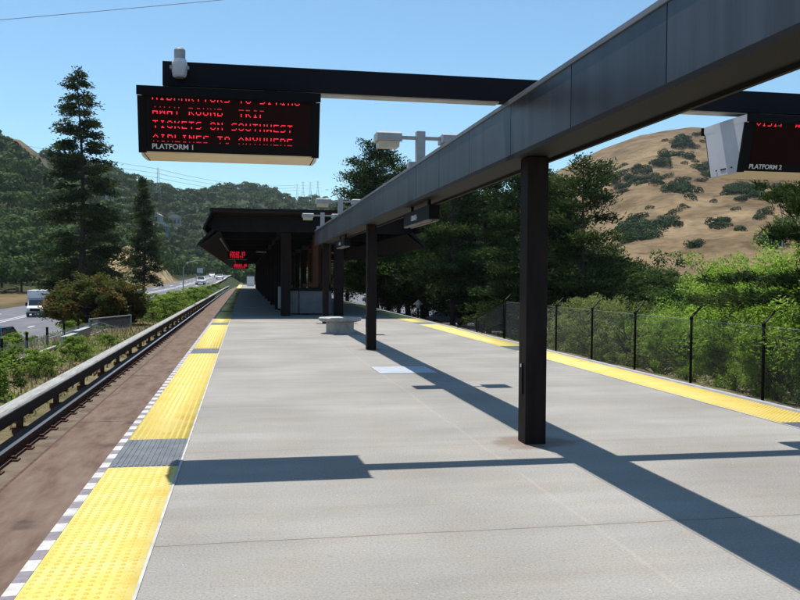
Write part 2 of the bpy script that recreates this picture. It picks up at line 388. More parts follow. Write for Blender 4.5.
def terrain(x, y):
    x = np.asarray(x, float); y = np.asarray(y, float)
    r = np.hypot(x, y); az = np.degrees(np.arctan2(x, y))
    rx, rz, hw = road_c(y)
    cor = -1.32
    left = cor + (rz - .35 - cor)*sm((-8.8-x)/5.5) * sm((-6.0 - x)/2)
    right = cor + (-3.0 - cor)*sm((x-12.4)/5)
    base = np.where(x < 0, left, right)
    base = np.where(y < 8, cor + (base-cor)*sm(1+y/80), base)
    D = np.interp(az, [a for a, _ in DD], [d for _, d in DD]); F = np.interp(az, [a for a, _ in FF], [d for _, d in FF])
    el = np.interp(az, AZ, EL)
    ridge = 1.6 + np.tan(np.radians(el))*D
    t = (r-F)/(D-F)
    s = np.where(t < 1, (.55*np.clip(t, 0, 1)**1.15 + .45*sm(t)), 1 - .35*sm((t-1)/3))
    n = wnoise(x, y, 170, 3)*.55 + wnoise(x, y, 70, 5)*.28 + wnoise(x, y, 28, 7)*.10
    amp = ridge*.17*np.clip(t*3, 0, 1)*np.clip((1.0-t)*2.2, 0.0, 1)
    # a ravine and spurs on the dry hill
    hill = (ridge-base)*s + n*amp
    hill = np.where(t > 0, np.maximum(hill, 0), 0)
    # keep the freeway and the tracks out of the hills
    k = sm((np.abs(x-rx) - hw - 3)/22) if True else 1
    k2 = sm((np.abs(x-2.7)-14)/25)
    kk = np.where(y < 380, np.minimum(k, k2), 1)
    z = base + hill*kk
    # road bench
    nr = sm(1-(np.abs(x-rx)-hw)/4.0)
    z = np.where((y > 5) & (y < 400) & (x < 0), z*(1-nr) + (rz-.35)*nr, z)
    # the cutting beside the freeway: a raw yellow slope
    cx = -25.5 + (y-190)*.06
    cut = np.exp(-(np.abs(x-cx)/8.0)**2.4 - ((y-200)/24.0)**2)*(7.5+wnoise(x, y, 9, 31)*2.8)*(1-nr)
    z = z + np.where(x < rx-hw, cut, 0)
    return z
def T(x, y): return float(terrain(x, y))

def dry_hill_mat():
    m = mat('hill_ground', (.3, .22, .12), .95, 0, .1)
    N, L, p = nodes(m)
    at = N.new('ShaderNodeAttribute'); at.attribute_name = 'cover'
    tc = N.new('ShaderNodeTexCoord')
    def nz(s, d, st=None):
        n = N.new('ShaderNodeTexNoise'); n.inputs['Scale'].default_value = s; n.inputs['Detail'].default_value = d; n.inputs['Roughness'].default_value = .6
        if st:
            mp = N.new('ShaderNodeMapping'); mp.inputs['Scale'].default_value = st; L.new(tc.outputs['Object'], mp.inputs[0]); L.new(mp.outputs[0], n.inputs[0])
        else: L.new(tc.outputs['Object'], n.inputs[0])
        return n.outputs[0]
    g = ramp(N, [(.3, (.105, .070, .038)), (.5, (.175, .122, .068)), (.7, (.235, .176, .107))]); L.new(nz(.012, 10), g.inputs[0])
    g2 = ramp(N, [(.36, (.56, .55, .50)), (.5, (.9, .9, .87)), (.62, (1.12, 1.1, 1.05))]); L.new(nz(.05, 8, (1, 1, 3)), g2.inputs[0])
    gold = mixc(N, L, 1.0, g.outputs[0], g2.outputs[0], 'MULTIPLY')
    g4 = ramp(N, [(.35, (.72, .70, .64)), (.5, (1, 1, 1)), (.66, (1.16, 1.13, 1.06))]); L.new(nz(.33, 10, (1, 1, 2.5)), g4.inputs[0])
    gold = mixc(N, L, 1.0, gold, g4.outputs[0], 'MULTIPLY')
    wv = N.new('ShaderNodeTexWave'); wv.wave_type = 'BANDS'; wv.bands_direction = 'Z'; wv.inputs['Scale'].default_value = .16; wv.inputs['Distortion'].default_value = 9; wv.inputs['Detail'].default_value = 4; L.new(tc.outputs['Object'], wv.inputs[0])
    g5 = ramp(N, [(.0, (.86, .84, .80)), (.25, (1, 1, 1))]); L.new(wv.outputs[0], g5.inputs[0])
    gold = mixc(N, L, .7, gold, g5.outputs[0], 'MULTIPLY')
    g3 = ramp(N, [(.64, (1, 1, 1)), (.72, (.32, .34, .26))]); L.new(nz(.16, 5), g3.inputs[0])
    gold = mixc(N, L, .8, gold, g3.outputs[0], 'MULTIPLY')
    so = ramp(N, [(.35, (.018, .030, .010)), (.65, (.045, .055, .022))]); L.new(nz(.3, 8), so.inputs[0])
    ne = ramp(N, [(.3, (.055, .055, .024)), (.5, (.12, .10, .05)), (.7, (.195, .16, .09))]); L.new(nz(1.3, 10), ne.inputs[0])
    ck = ramp(N, [(.35, (.10, .065, .03)), (.5, (.26, .19, .10)), (.62, (.42, .33, .19))]); L.new(nz(.35, 10), ck.inputs[0])
    sp = N.new('ShaderNodeSeparateColor'); L.new(at.outputs['Color'], sp.inputs[0])
    c = mixc(N, L, sp.outputs[0], so.outputs[0], gold)
    c = mixc(N, L, sp.outputs[1], c, ne.outputs[0])
    c = mixc(N, L, sp.outputs[2], c, ck.outputs[0])
    L.new(c, p.inputs['Base Color'])
    b = N.new('ShaderNodeBump'); b.inputs['Strength'].default_value = .5; b.inputs['Distance'].default_value = .6
    L.new(nz(.25, 8), b.inputs['Height']); L.new(b.outputs[0], p.inputs['Normal'])
    return m
M['hill_ground'] = dry_hill_mat()
def build_terrain():
    az = np.concatenate([np.arange(-180, -45, 5.0), np.arange(-45, 60, .4), np.arange(60, 180, 5.0)])
    rr = np.concatenate([[0.5], np.geomspace(3, 60, 55), np.geomspace(61.5, 1500, 150), np.geomspace(1600, 6000, 14)])
    A, Rr = np.meshgrid(np.radians(az), rr)
    X = Rr*np.sin(A); Y = Rr*np.cos(A); Z = terrain(X, Y)
    n, m = len(rr), len(az)
    V = np.stack([X, Y, Z], -1).reshape(-1, 3)
    i, j = np.meshgrid(np.arange(n-1), np.arange(m), indexing='ij'); j2 = (j+1) % m
    Fq = np.stack([i*m+j, i*m+j2, (i+1)*m+j2, (i+1)*m+j], -1).reshape(-1, 4)
    o = np_mesh('ground', V, Fq, 'hill_ground')
    azd = np.degrees(np.arctan2(X, Y)).ravel(); r = Rr.ravel(); x = X.ravel(); y = Y.ravel()
    gold = sm((azd-16.5)/3)*sm((r-120)/60)
    bare = np.exp(-((azd+16.0)/2.6)**2)*sm((r-455)/35)*1.5       # the bare crown of the left hill
    bare2 = np.exp(-((x+42)/12)**2-((y-150)/14)**2)
    gold = np.clip(gold+bare+bare2, 0, 1)
    near = (1-sm((r-70)/60))
    cut = np.exp(-((x+24)/10)**2-((y-200)/30)**2); cut = np.clip(cut*1.8-.3, 0, 1)*(x < -14)
    c = np.stack([gold, near, cut, np.ones_like(gold)], -1).astype(np.float32)
    a = o.data.color_attributes.new('cover', 'FLOAT_COLOR', 'POINT'); a.data.foreach_set('color', c.ravel())
    o.data.polygons.foreach_set('use_smooth', [True]*len(o.data.polygons))
    tag(o, kind='structure')
build_terrain()

# freeway ribbon with lane lines
def ribbon(name, material, off0, off1, y0, y1, dz, step=4.0, dash=None):
    ys = np.arange(y0, y1+.1, step)
    V = []; F = []
    for k in range(len(ys)-1):
        if dash and (k % dash[1]) >= dash[0]: continue
        b = len(V)
        for yy in (ys[k], ys[k+1]):
            cx, cz, hw = road_c(yy)
            V += [(cx+off0(hw), yy, cz+dz), (cx+off1(hw), yy, cz+dz)]
        F.append((b, b+1, b+3, b+2))
    return tag(np_mesh(name, V, F, material), kind='structure')
ribbon('road', 'asphalt', lambda h: -h, lambda h: h, 12, 560, 0)
ribbon('road_shoulder', 'road_concrete', lambda h: h+.0, lambda h: h+2.6, 12, 125, .006)
ribbon('road_marking', 'marking', lambda h: -.55*h-.12, lambda h: -.55*h+.12, 14, 500, .008, 3, (1, 4))
ribbon('road_marking', 'marking', lambda h: -.1*h-.5, lambda h: -.1*h-.28, 14, 500, .008)
ribbon('road_marking', 'marking', lambda h: -.1*h+.28, lambda h: -.1*h+.5, 14, 500, .008)
ribbon('road_marking', 'marking', lambda h: .42*h-.12, lambda h: .42*h+.12, 14, 500, .008, 3, (1, 4))
ribbon('road_marking', 'marking', lambda h: .88*h-.12, lambda h: .88*h+.12, 14, 500, .008)
# parking lot to the right of the line
MB().box(17, 75, 68, 300, -2.97, -2.93).build('parking_lot', 'asphalt')['kind'] = 'structure'

# ------------------------------------------------------------------ platform
XL, XR, Y0, Y1 = -1.19, 6.70, -6.0, 175.0
pf = MB()
pf.box(-.53, 5.90, Y0, Y1, -.35, 0)
platform = pf.build('platform', 'platform'); tag(platform, kind='structure')
pe = MB()
pe.box(XL, -.532, Y0, Y1, -.30, -.003); pe.box(5.902, XR, Y0, Y1, -.30, -.003)
pe.box(-.35, 5.8, Y0+.2, Y1-.2, -1.3, -.352)
tag(pe.build('platform_edge', 'edge_concrete'), kind='structure')
GREY = [(-3.4, -2.2), (7.29, 8.51), (17.92, 19.14), (28.6, 29.82), (39.3, 40.5), (50, 51.2), (60.7, 61.9), (71.4, 72.6), (82.1, 83.3), (92.8, 94)]
def strip(x0, x1, name, label, dome_to):
    segs = []; y = Y0
    for a, b in GREY: segs.append((y, a-.004)); y = b+.004
    segs.append((y, Y1))
    V = []; F = []
    for a, b in segs:
        k = len(V); V += [(x0, a, .006), (x1, a, .006), (x1, b, .006), (x0, b, .006), (x0, a, -.002), (x1, a, -.002), (x1, b, -.002), (x0, b, -.002)]
        F += [(k, k+1, k+2, k+3), (k, k+4, k+5, k+1), (k+1, k+5, k+6, k+2), (k+2, k+6, k+7, k+3), (k+3, k+7, k+4, k)]
    V = np.array(V, float); F = np.array(F)
    # truncated domes, on a square grid
    px, py = np.meshgrid(np.arange(x0+.035, x1-.02, .0600), np.arange(2.0, dome_to, .0600))
    px = px.ravel(); py = py.ravel()
    ok = np.zeros(len(py), bool)
    for a, b in segs: ok |= (py > a+.02) & (py < b-.02)
    px, py = px[ok], py[ok]
    n = 6; an = np.arange(n)*2*np.pi/n
    r0, r1, h = .0165, .0095, .0060
    ring0 = np.stack([r0*np.cos(an), r0*np.sin(an), np.full(n, .006)], -1); ring1 = np.stack([r1*np.cos(an), r1*np.sin(an), np.full(n, .006+h)], -1)
    D = np.concatenate([ring0, ring1]); DF = [(k, (k+1) % n, (k+1) % n+n, k+n) for k in range(n)] + [(n, n+1, n+2, n+3), (n, n+3, n+4, n+5)]
    P = np.stack([px, py, np.zeros(len(px))], -1)
    VV = (P[:, None, :]+D[None]).reshape(-1, 3)
    FFq = (np.array(DF)[None]+(np.arange(len(P))*2*n)[:, None, None]).reshape(-1, 4)+len(V)
    o = np_mesh(name, np.concatenate([V, VV]), np.concatenate([F, FFq]), 'yellow')
    o.data.materials.append(M['yellow_dome'])
    mi = np.zeros(len(o.data.polygons), np.int32); mi[len(F):] = 1; o.data.polygons.foreach_set('material_index', mi)
    return tag(o, label, 'tactile paving')
strip(-1.114, -.547, 'tactile_strip', 'yellow studded warning strip along the track edge at the left of the platform', 26)
strip(5.913, 6.60, 'tactile_strip', 'yellow studded warning strip along the fenced right side of the platform', 14)
ordinal = ['behind the camera', 'beside the shadow of the electronic sign', 'beside the second black column', 'just before the canopy shade', 'first', 'second', 'third', 'fourth', 'fifth', 'sixth']
for i, (a, b) in enumerate(GREY):
    if i == 0: continue
    for side, x0, x1 in (('left', -1.114, -.547), ('right', 5.913, 6.60)):
        m = MB(); m.box(x0, x1, a, b, -.002, .006)
        if i < 3:
            k = x0+.03
            while k < x1-.03: m.box(k, k+.022, a+.02, b-.02, .006, .011); k += .045
        if i < 4: where = {1: 'nearest to the viewer', 2: 'level with the second column', 3: 'third from the viewer before the shade'}[i]
        else: where = 'in the shade of the canopy'
        lab = 'dark grey ribbed tile in the %s yellow strip, %s' % (side, where)
        tag(m.build('tactile_tile', 'grey_tile'), lab, 'tactile tile', ('grey tiles in the %s strip under the canopy' % side) if i > 3 else 'grey tiles in the yellow strips')
tag(MB().box(-.545, -.527, Y0, Y1, -.001, .0075).box(5.893, 5.911, Y0, Y1, -.001, .0075).build('joint_sealant', 'sealant'), kind='structure')
for x0, x1, lab in ((XL, -1.118, 'left'), (6.604, XR, 'right')):
    w = MB(); y = Y0; k = 0
    while y < 110: w.box(x0, x1, y, y+.18, -.002, .004, k % 2); y += .18; k += 1
    w.box(x0, x1, y, Y1, -.002, .004, 0)
    tag(w.build('edge_marking', ['check_white', 'check_grey'] if lab == 'left' else ['check_grey', 'edge_concrete']), kind='structure')
eb = None
for k in range(46):
    y = 3.1+k*.42
    if eb is None:
        eb = MB().box(-.028, 0, -.02, .02, -.075, -.03).build('edge_bolt', 'rust', platform); eb.location = (XL, y, 0)
    else:
        c = eb.copy(); COL.objects.link(c); c.parent = platform; c.location = (XL, y, 0)
tag(MB().box(2.22, 3.20, 13.86, 14.90, -.01, .008).build('access_hatch', 'hatch'), 'pale blue grey steel hatch plate set flush in the platform floor', 'hatch')

# ------------------------------------------------------------------ tracks, both sides
def track(sgn, c0, side):
    X = lambda x: c0 + sgn*(x-c0) if sgn < 0 else x      # mirror about the platform's middle line
    def bx(m, x0, x1, y0, y1, z0, z1, mi=0):
        a, b = X(x0), X(x1); m.box(min(a, b), max(a, b), y0, y1, z0, z1, mi)
    m = MB()
    y = -5.0
    while y < 400:
        bx(m, -2.99, -1.0, y, y+10.66-.02, -1.25, -1.10); y += 10.66
    tag(m.build('track_slab', 'bed'), kind='structure')
    m = MB(); bx(m, -3.12, -2.995, -5, 400, -1.19, -1.175); bx(m, -3.95, -3.64, -5, 400, -1.19, -1.178); tag(m.build('track_dark_strip', 'rust'), kind='structure')  # thin dark strips laid on the bed, beside the slab and outside the rail
    m = MB(); bx(m, -3.95, -.8, -5, 400, -1.45, -1.19); tag(m.build('track_bed', 'bed_low'), kind='structure')
    for k, xr in enumerate((-3.50, -1.83)):
        m = MB()
        bx(m, xr-.07, xr+.07, -5, 400, -1.17, -1.15); bx(m, xr-.01, xr+.01, -5, 400, -1.15, -1.04); bx(m, xr-.037, xr+.037, -5, 400, -1.04, -1.003)
        bx(m, xr-.034, xr+.034, -5, 400, -1.003, -.998, 1)
        t = thing('rail', '%s running rail of the %s track, rusty with a polished top' % ('outer' if k == 0 else 'inner', side), 'rail')
        m.build('rail_bar', ['rust', 'rail_top'], t)
        if k == 0:
            c0_ = None
            for q in range(75):
                y = 8.2+q*.88
                if c0_ is None:
                    mm = MB(); bx(mm, xr-.16, xr+.16, -.09, .09, -1.19, -1.165); bx(mm, xr+.04, xr+.12, -.03, .03, -1.165, -1.12); bx(mm, xr-.12, xr-.04, -.03, .03, -1.165, -1.12)
                    c0_ = mm.build('rail_clip', 'rust', t); c0_.location = (0, y, 0)
                else:
                    c = c0_.copy(); COL.objects.link(c); c.parent = t; c.location = (0, y, 0)
    t = thing('third_rail', 'electrified third rail under a long white cover board beside the %s track' % side, 'third rail')
    m = MB()
    prof = [(-4.07, -.62), (-4.03, -.60), (-3.83, -.60), (-3.79, -.615), (-3.77, -.64), (-3.77, -.66), (-3.80, -.66), (-3.80, -.645), (-4.04, -.645), (-4.07, -.70)]
    prof = [(X(a), b-(0 if sgn > 0 else .045)) for a, b in prof]
    m.prism(prof, 'y', -5, 400); m.build('cover_board', 'cover' if sgn > 0 else 'galv', t)
    m = MB(); bx(m, -3.81, -3.785, -5, 400, -.86, -.662); m.build('side_board', 'black', t)
    m = MB(); bx(m, -4.0, -3.9, -5, 400, -.90, -.80); m.build('conductor_rail', 'rust', t)
    p0 = None
    for q in range(38):
        y = 4.3+q*3.05
        if p0 is None:
            mm = MB(); bx(mm, -4.13, -4.03, -.06, .06, -1.3, -.65); bx(mm, -4.03, -3.85, -.05, .05, -.95, -.90); bx(mm, -4.2, -3.85, -.09, .09, -1.3, -1.19)
            p0 = mm.build('support_post', 'rust', t); p0.location = (0, y, 0)
        else:
            c = p0.copy(); COL.objects.link(c); c.parent = t; c.location = (0, y, 0)
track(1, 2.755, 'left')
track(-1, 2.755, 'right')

# ------------------------------------------------------------------ roof beam, columns, arm
bt = thing('overhead_beam', 'long grey clad steel beam carried on black columns down the middle of the platform', 'beam', (2.74, 0, 0))
BX0, BX1, BZ0, BZ1, BY0, BY1 = -.22, .22, 2.78, 3.285, -1.0, 31.0
m = MB()
ys = [7.85+1.53*k for k in range(-6, 16)]
ys = [BY0]+[y for y in ys if BY0 < y < BY1]+[BY1]
for a, b in zip(ys[:-1], ys[1:]):
    m.box(BX0, BX1, a+.006, b-.006, BZ0+.015, BZ1)
m.box(BX0+.012, BX1-.012, BY0, BY1, BZ0+.02, BZ1-.005)
m.build('side_panel', 'panel', bt)
MB().box(BX0-.012, BX1+.012, BY0-.01, BY1+.01, BZ1+.001, BZ1+.045).build('top_flashing', 'cap', bt, bevel=.004)
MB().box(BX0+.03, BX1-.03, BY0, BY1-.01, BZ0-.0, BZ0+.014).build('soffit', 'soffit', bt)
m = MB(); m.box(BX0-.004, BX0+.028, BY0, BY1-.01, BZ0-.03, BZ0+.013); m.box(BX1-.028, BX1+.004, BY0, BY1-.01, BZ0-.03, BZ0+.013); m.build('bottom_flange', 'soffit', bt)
for i, y in enumerate((7.86, 18.6, 29.4)):
    lab = ['thick black square column nearest to the viewer holding up the beam', 'black square column by the round bench and the floor hatch', 'far black column behind the round bench where the beam ends'][i]
    c = thing('steel_column', lab, 'column', (2.77, y, 0), 0, 'black columns under the beam')
    MB().box(-.105, .105, -.11, .11, .0, 2.775).build('shaft', 'column', c, bevel=.006)
    if i < 2:
        b = MB().box(-.118, -.105, -.03, .03, .48, .78).build('outlet_box', 'black', c); MB().box(-.122, -.118, -.012, .012, .74, .77).build('latch', 'white', b)
arm = thing('cross_arm', 'black steel cross arm on top of the beam carrying the two electronic signs', 'cross arm', (2.74, 8.05, 0))
m = MB(); m.box(-3.48, 3.48, -.09, .09, 3.335, 3.555); m.build('arm_tube', 'arm', arm, bevel=.004)
MB().box(-3.47, -.3, -.07, .07, 3.318, 3.333).build('soffit_strip', 'strip', arm)
MB().box(.3, 3.47, -.07, .07, 3.318, 3.333).build('soffit_strip', 'strip', arm)

FONT = {'A': '00100 01010 10001 10001 11111 10001 10001', 'B': '11110 10001 10001 11110 10001 10001 11110', 'C': '01110 10001 10000 10000 10000 10001 01110', 'D': '11110 10001 10001 10001 10001 10001 11110',
 'E': '11111 10000 10000 11110 10000 10000 11111', 'G': '01110 10001 10000 10111 10001 10001 01110', 'H': '10001 10001 10001 11111 10001 10001 10001', 'I': '01110 00100 00100 00100 00100 00100 01110', 'K': '10001 10010 10100 11000 10100 10010 10001',
 'L': '10000 10000 10000 10000 10000 10000 11111', 'M': '10001 11011 10101 10101 10001 10001 10001', 'N': '10001 11001 10101 10101 10011 10001 10001', 'O': '01110 10001 10001 10001 10001 10001 01110', 'P': '11110 10001 10001 11110 10000 10000 10000',
 'R': '11110 10001 10001 11110 10100 10010 10001', 'S': '01111 10000 10000 01110 00001 00001 11110', 'T': '11111 00100 00100 00100 00100 00100 00100', 'U': '10001 10001 10001 10001 10001 10001 01110', 'V': '10001 10001 10001 10001 10001 01010 00100',
 'W': '10001 10001 10001 10101 10101 11011 10001', 'Y': '10001 10001 01010 00100 00100 00100 00100', '.': '00000 00000 00000 00000 00000 01100 01100', ' ': '00000 '*7}
def led_text(rows, x0, ztop, pitch, rowgap, parent, yface, slope):
    """rows: (text, bright scan lines, dim scan lines); the display is caught mid-scan, so only some lines are lit"""
    for li, (tx, br, dm) in enumerate(rows):
        for nm, lines, mt in (('dot_matrix_text', br, 'led'), ('dot_matrix_text', dm, 'led_dim')):
            m = MB()
            for ci, ch in enumerate(tx):
                g = FONT[ch].split() if ch != ' ' else ['00000']*7
                for r_ in lines:
                    for k in range(5):
                        if g[r_][k] == '1':
                            cx = x0+(ci*6.85+k)*pitch; cz = ztop-li*rowgap-r_*pitch; h = pitch*.43
                            yy = yface(cz)
                            m.add([(cx-h, yface(cz-h)-.003, cz-h), (cx+h, yface(cz-h)-.003, cz-h), (cx+h, yface(cz+h)-.003, cz+h), (cx-h, yface(cz+h)-.003, cz+h)], [(0, 1, 2, 3)])
            if m.f: m.build(nm, mt, parent)
# cross-section of the sign, in metres from its middle (y) and above the floor (z)
def make_sign(label, loc_x, num, rows):
    s = thing('departure_sign', label, 'sign', (loc_x, 8.03, 0), 0, 'electronic signs hanging from the cross arm')
    W = .775
    zt, zl, zb, zz = 3.240, 3.172, 2.705, 2.692
    yt, yb, yz = .42, .27, .262
    face = lambda z: -(yb + (yt-.035-yb)*(z-zb)/(zl-zb))
    # housing: hood on top, sloping faces
    m = MB(); m.prism([(-yt, zl+.01), (-yt, zt), (yt, zt), (yt, zl+.01), (yt-.035, zl-.001), (yb, zb), (-yb, zb), (-yt+.035, zl-.001)], 'x', -W+.02, W-.02); m.build('housing', 'sign_black', s)
    # bottom tray
    m = MB(); m.prism([(-yb, zb-.001), (yb, zb-.001), (yz, zz), (-yz, zz)], 'x', -W+.03, W-.03); m.build('light_tray', 'cream', s)
    # hood lip
    for q in (-1, 1):
        m = MB(); m.box(-W-.020, W+.020, min(q*yt, q*(yt+.012)), max(q*yt, q*(yt+.012)), zl-.004, zt+.008); m.build('hood', 'sign_black', s)
    # end caps: three folded facets each
    for q in (-1, 1):
        x0 = q*(W-.02); x1 = q*W; xo = q*(W+.012)
        m = MB()
        def yv(z, u): return u*(-face(z)) if z < zl-.021 else u*yt
        cols = [(-1, x1), (-.3, xo), (.3, xo), (1, x1)]
        zs = [zb-.001, zl-.022, zl-.0, zt+.002]
        V = []; 
        for u, xx in cols:
            V += [(xx, u*(yz-.012), zz+.0), (xx, u*(yb-.012), zb), (xx, u*(yt-.05), zl-.02), (xx, u*(yt-.015), zl+.01), (xx, u*(yt-.015), zt+.008)]
        V += [(x0, v[1], v[2]) for v in V[:20]]
        F = []
        for c in range(3):
            for k in range(4):
                a = c*5+k; F.append((a, a+5, a+6, a+1) if q > 0 else (a, a+1, a+6, a+5))
        for k in range(4):
            F.append((k, k+1, k+21, k+20)); F.append((15+k, 35+k, 36+k, 16+k))
        for c in range(3):
            a = c*5; F.append((a, a+20, a+25, a+5)); a = c*5+4; F.append((a, a+5, a+25, a+20))
        m.add(V, F)
        ec = m.build('end_cap', 'sign_white', s)
        m2 = MB()
        for yy, ww in ((-.15, .012), (0, .05), (.13, .012)): m2.box(min(xo, xo+q*.004), max(xo, xo+q*.004), yy-ww, yy+ww, 2.745, 2.757)
        m2.build('screw', 'black', ec)
    for qy in (-1, 1):
        for qx in (-1, 1):
            xs = sorted((qx*(W-.05), qx*(W+(.018 if qy < 0 else -.002))))
            MB().prism([(qy*(yb+.004), zb-.012), (qy*(yt-.031), zl-.001), (qy*(yt-.05), zl-.001), (qy*(yb-.02), zb-.012)], 'x', *xs).build('bezel', 'sign_black', s)
    # display window, front and back
    for q in (1, -1):
        holder = thing_face = bpy.data.objects.new('display_face', None); COL.objects.link(holder); holder.parent = s
        if q < 0: holder.rotation_euler = (0, 0, math.pi)
        xa, xb, z0, z1 = -W+.10, W-.08, 2.783, 3.15
        m = MB(); m.add([(xa, face(z0)-.0035, z0), (xb, face(z0)-.0035, z0), (xb, face(z1)-.0035, z1), (xa, face(z1)-.0035, z1)], [(0, 1, 2, 3)])
        pn = m.build('screen', 'screen', holder)
        p_ = .0090
        def yf(z): return face(z)-.0045
        led_text(rows, xa+.012, 3.196, p_, .1165, holder, yf, 0)
        ang = math.atan2((yt-.035-yb), (zl-zb))
        t = text_mesh('PLATFORM ' + num, .064, 'lettering', 'letter', holder, (-W+.095, face(2.728)-.008, 2.728), (math.pi/2+ang, 0, 0))
        m = MB()
        for xx in (-.44, .44): m.tube([(xx, -yt+.02, zl-.03), (xx, -yt-.0, zl-.03)], .006, 6)
        m.build('bolt', 'galv', holder)
    for xx in (-.5, .36):
        MB().prism([(xx-.10, zt+.001), (xx+.10, zt+.001), (xx+.05, 3.33), (xx-.05, 3.33)], 'y', -.10, .10).build('hanger', 'sign_black', s)
        MB().prism([(xx-.17, zt+.001), (xx-.12, zt+.001), (xx-.09, 3.28), (xx-.12, 3.28)], 'y', -.08, .08).build('clip', 'galv', s)
    return s
make_sign('black electronic sign reading platform 1 with red dot matrix text, hanging over the left side', -.13, '1',
          [('MIDPARTTORS TO SITING', (5, 6), ()), ('AWAY ROUND  TRIP', (4, 5, 6), (0,)), ('TICKETS ON SOUTHWEST', (0, 1, 5, 6), ()), ('AIRLINES TO ANYWHERE', (0, 1, 2), (6,))])
make_sign('electronic sign reading platform 2 with a white end panel, hanging at the right edge', 5.665, '2',
          [('VISIT  WWW.BART.GOV', (4, 5, 6), ())])
fl = thing('floodlight', 'small white floodlight clamped to the left end of the black cross arm', 'floodlight', (-.585, 7.93, 0))
m = MB(); m.lathe([(.045, 0), (.05, .02), (.05, .10), (.04, .115)], 16, (0, 0, 3.55)); m.build('cap', 'galv', fl)
m = MB(); m.lathe([(.050, 0), (.060, .015), (.068, .06), (.068, .13), (.058, .165)], 8, (0, -.03, 3.395)); m.build('housing', 'white', fl)
MB().box(-.085, .085, -.05, -.01, 3.47, 3.50).build('bracket', 'galv', fl)

# luminaires on the beam
l0 = None
for i, (y, lab) in enumerate(((13.2, 'grey two headed lamp standing on the beam, nearest and largest of the three'), (24.6, 'grey two headed lamp standing on the beam, middle one of three'), (30.4, 'grey two headed lamp at the far end of the beam, above the canopy edge'))):
    t = thing('beam_lamp', lab, 'lamp', (2.74, y, 0), 0, 'two headed lamps along the beam')
    if l0 is None:
        l0 = t
        MB().box(-.07, .07, -.07, .07, 3.33, 3.93).build('post', 'lamp_grey', t, bevel=.006)
        MB().box(-.20, -.072, -.09, .09, 3.331, 3.44).build('junction_box', 'lamp_grey', t, bevel=.008)
        for q in (-1, 1):
            h = MB().prism([(-.2, 3.75), (-.2, 3.86), (-.17, 3.885), (.17, 3.885), (.2, 3.86), (.2, 3.75)], 'x', min(q*.33, q*.72), max(q*.33, q*.72)).build('lamp_head', 'lamp_grey', t, bevel=.008)
            MB().prism([(-.17, 3.749), (.17, 3.749), (.13, 3.655), (-.13, 3.655)], 'x', min(q*.36, q*.69), max(q*.36, q*.69)).build('lens', 'lens', h, bevel=.01)
            MB().box(min(q*.07, q*.33), max(q*.07, q*.33), -.03, .03, 3.80, 3.85).build('arm', 'lamp_grey', t)
    else:
        for ch in children_of(l0): copy_tree(ch, t)
# station name signs under the beam
for i, (y, lab) in enumerate(((12.1, 'dark hanging station name sign under the beam, the nearer of two'), (22.8, 'dark hanging station name sign under the beam, the farther of two'))):
    t = thing('name_sign', lab, 'sign', (2.73, y, 0), 0, 'name signs under the beam')
    MB().box(-.08, .08, 0, 2.0, 2.47, 2.68).build('panel', 'sign_black', t, bevel=.004)
    m = MB(); m.box(-.075, -.03, .02, 1.98, 2.445, 2.469); m.box(.03, .075, .02, 1.98, 2.445, 2.469); m.build('lamp_strip', 'edge_concrete', t)
    for yy in (.35, 1.65): MB().box(-.02, .02, yy-.03, yy+.03, 2.681, 2.78).build('hanger', 'black', t)
    text_mesh('ORINDA', .12, 'lettering', 'letter', t, (-.083, 1.35, 2.52), (math.pi/2, 0, -math.pi/2), bold=.004)
    text_mesh('ORINDA', .12, 'lettering', 'letter', t, (.083, .65, 2.52), (math.pi/2, 0, math.pi/2))

# round bench
t = thing('round_bench', 'round grey concrete bench on a round pedestal under the beam', 'bench', (2.70, 24.2, 0))
MB().lathe([(.42, 0), (.42, .02), (.40, .03), (.40, .325)], 40).build('pedestal', 'bench', t)
MB().lathe([(.46, .326), (.585, .36), (.615, .375), (.62, .44), (.60, .455), (.02, .46)], 20).build('seat', 'bench', t, bevel=.006)

# ------------------------------------------------------------------ canopy over the far platform
cp = thing('station_canopy', 'dark flat roofed canopy with folded eaves covering the far part of the platform', 'canopy', (2.755, 0, 0))
CA, CB = 33.8, 122.0
m = MB(); m.box(-4.12, 4.12, CA, CB, 4.20, 4.30); m.build('roof', 'roof_dark', cp)
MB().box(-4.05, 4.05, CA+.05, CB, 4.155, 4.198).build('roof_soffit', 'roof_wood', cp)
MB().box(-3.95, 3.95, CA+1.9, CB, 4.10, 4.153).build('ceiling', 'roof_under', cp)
for q in (-1, 1):
    def Q(pts): return [(q*a, b) for a, b in pts]
    MB().prism(Q([(4.06, 4.19), (4.0, 4.19), (4.32, 3.45), (4.40, 3.48)]), 'y', CA+.1, CB).build('side_fascia', 'roof_dark', cp)
    MB().prism(Q([(3.98, 3.50), (4.06, 3.42), (4.62, 2.86), (4.54, 2.84), (3.90, 3.42)]), 'y', CA+.1, CB).build('eave_flap', 'roof_dark', cp)
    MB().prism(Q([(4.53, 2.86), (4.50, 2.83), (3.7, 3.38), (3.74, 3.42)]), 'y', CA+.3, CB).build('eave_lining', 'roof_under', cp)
    MB().box(q*1.1-.13, q*1.1+.13, CA+1.4, CB, 3.42, 3.78).build('long_girder', 'roof_dark', cp)
    if q < 0: MB().tube([(q*3.75, CA+2, 3.18), (q*3.75, CB, 3.18)], .035, 8).build('conduit', 'galv', cp)
    if q < 0: MB().box(q*2.1-.16, q*2.1+.16, 43, 58, 3.93, 4.06).build('ceiling_light', 'lens', cp)
y = CA+1.35
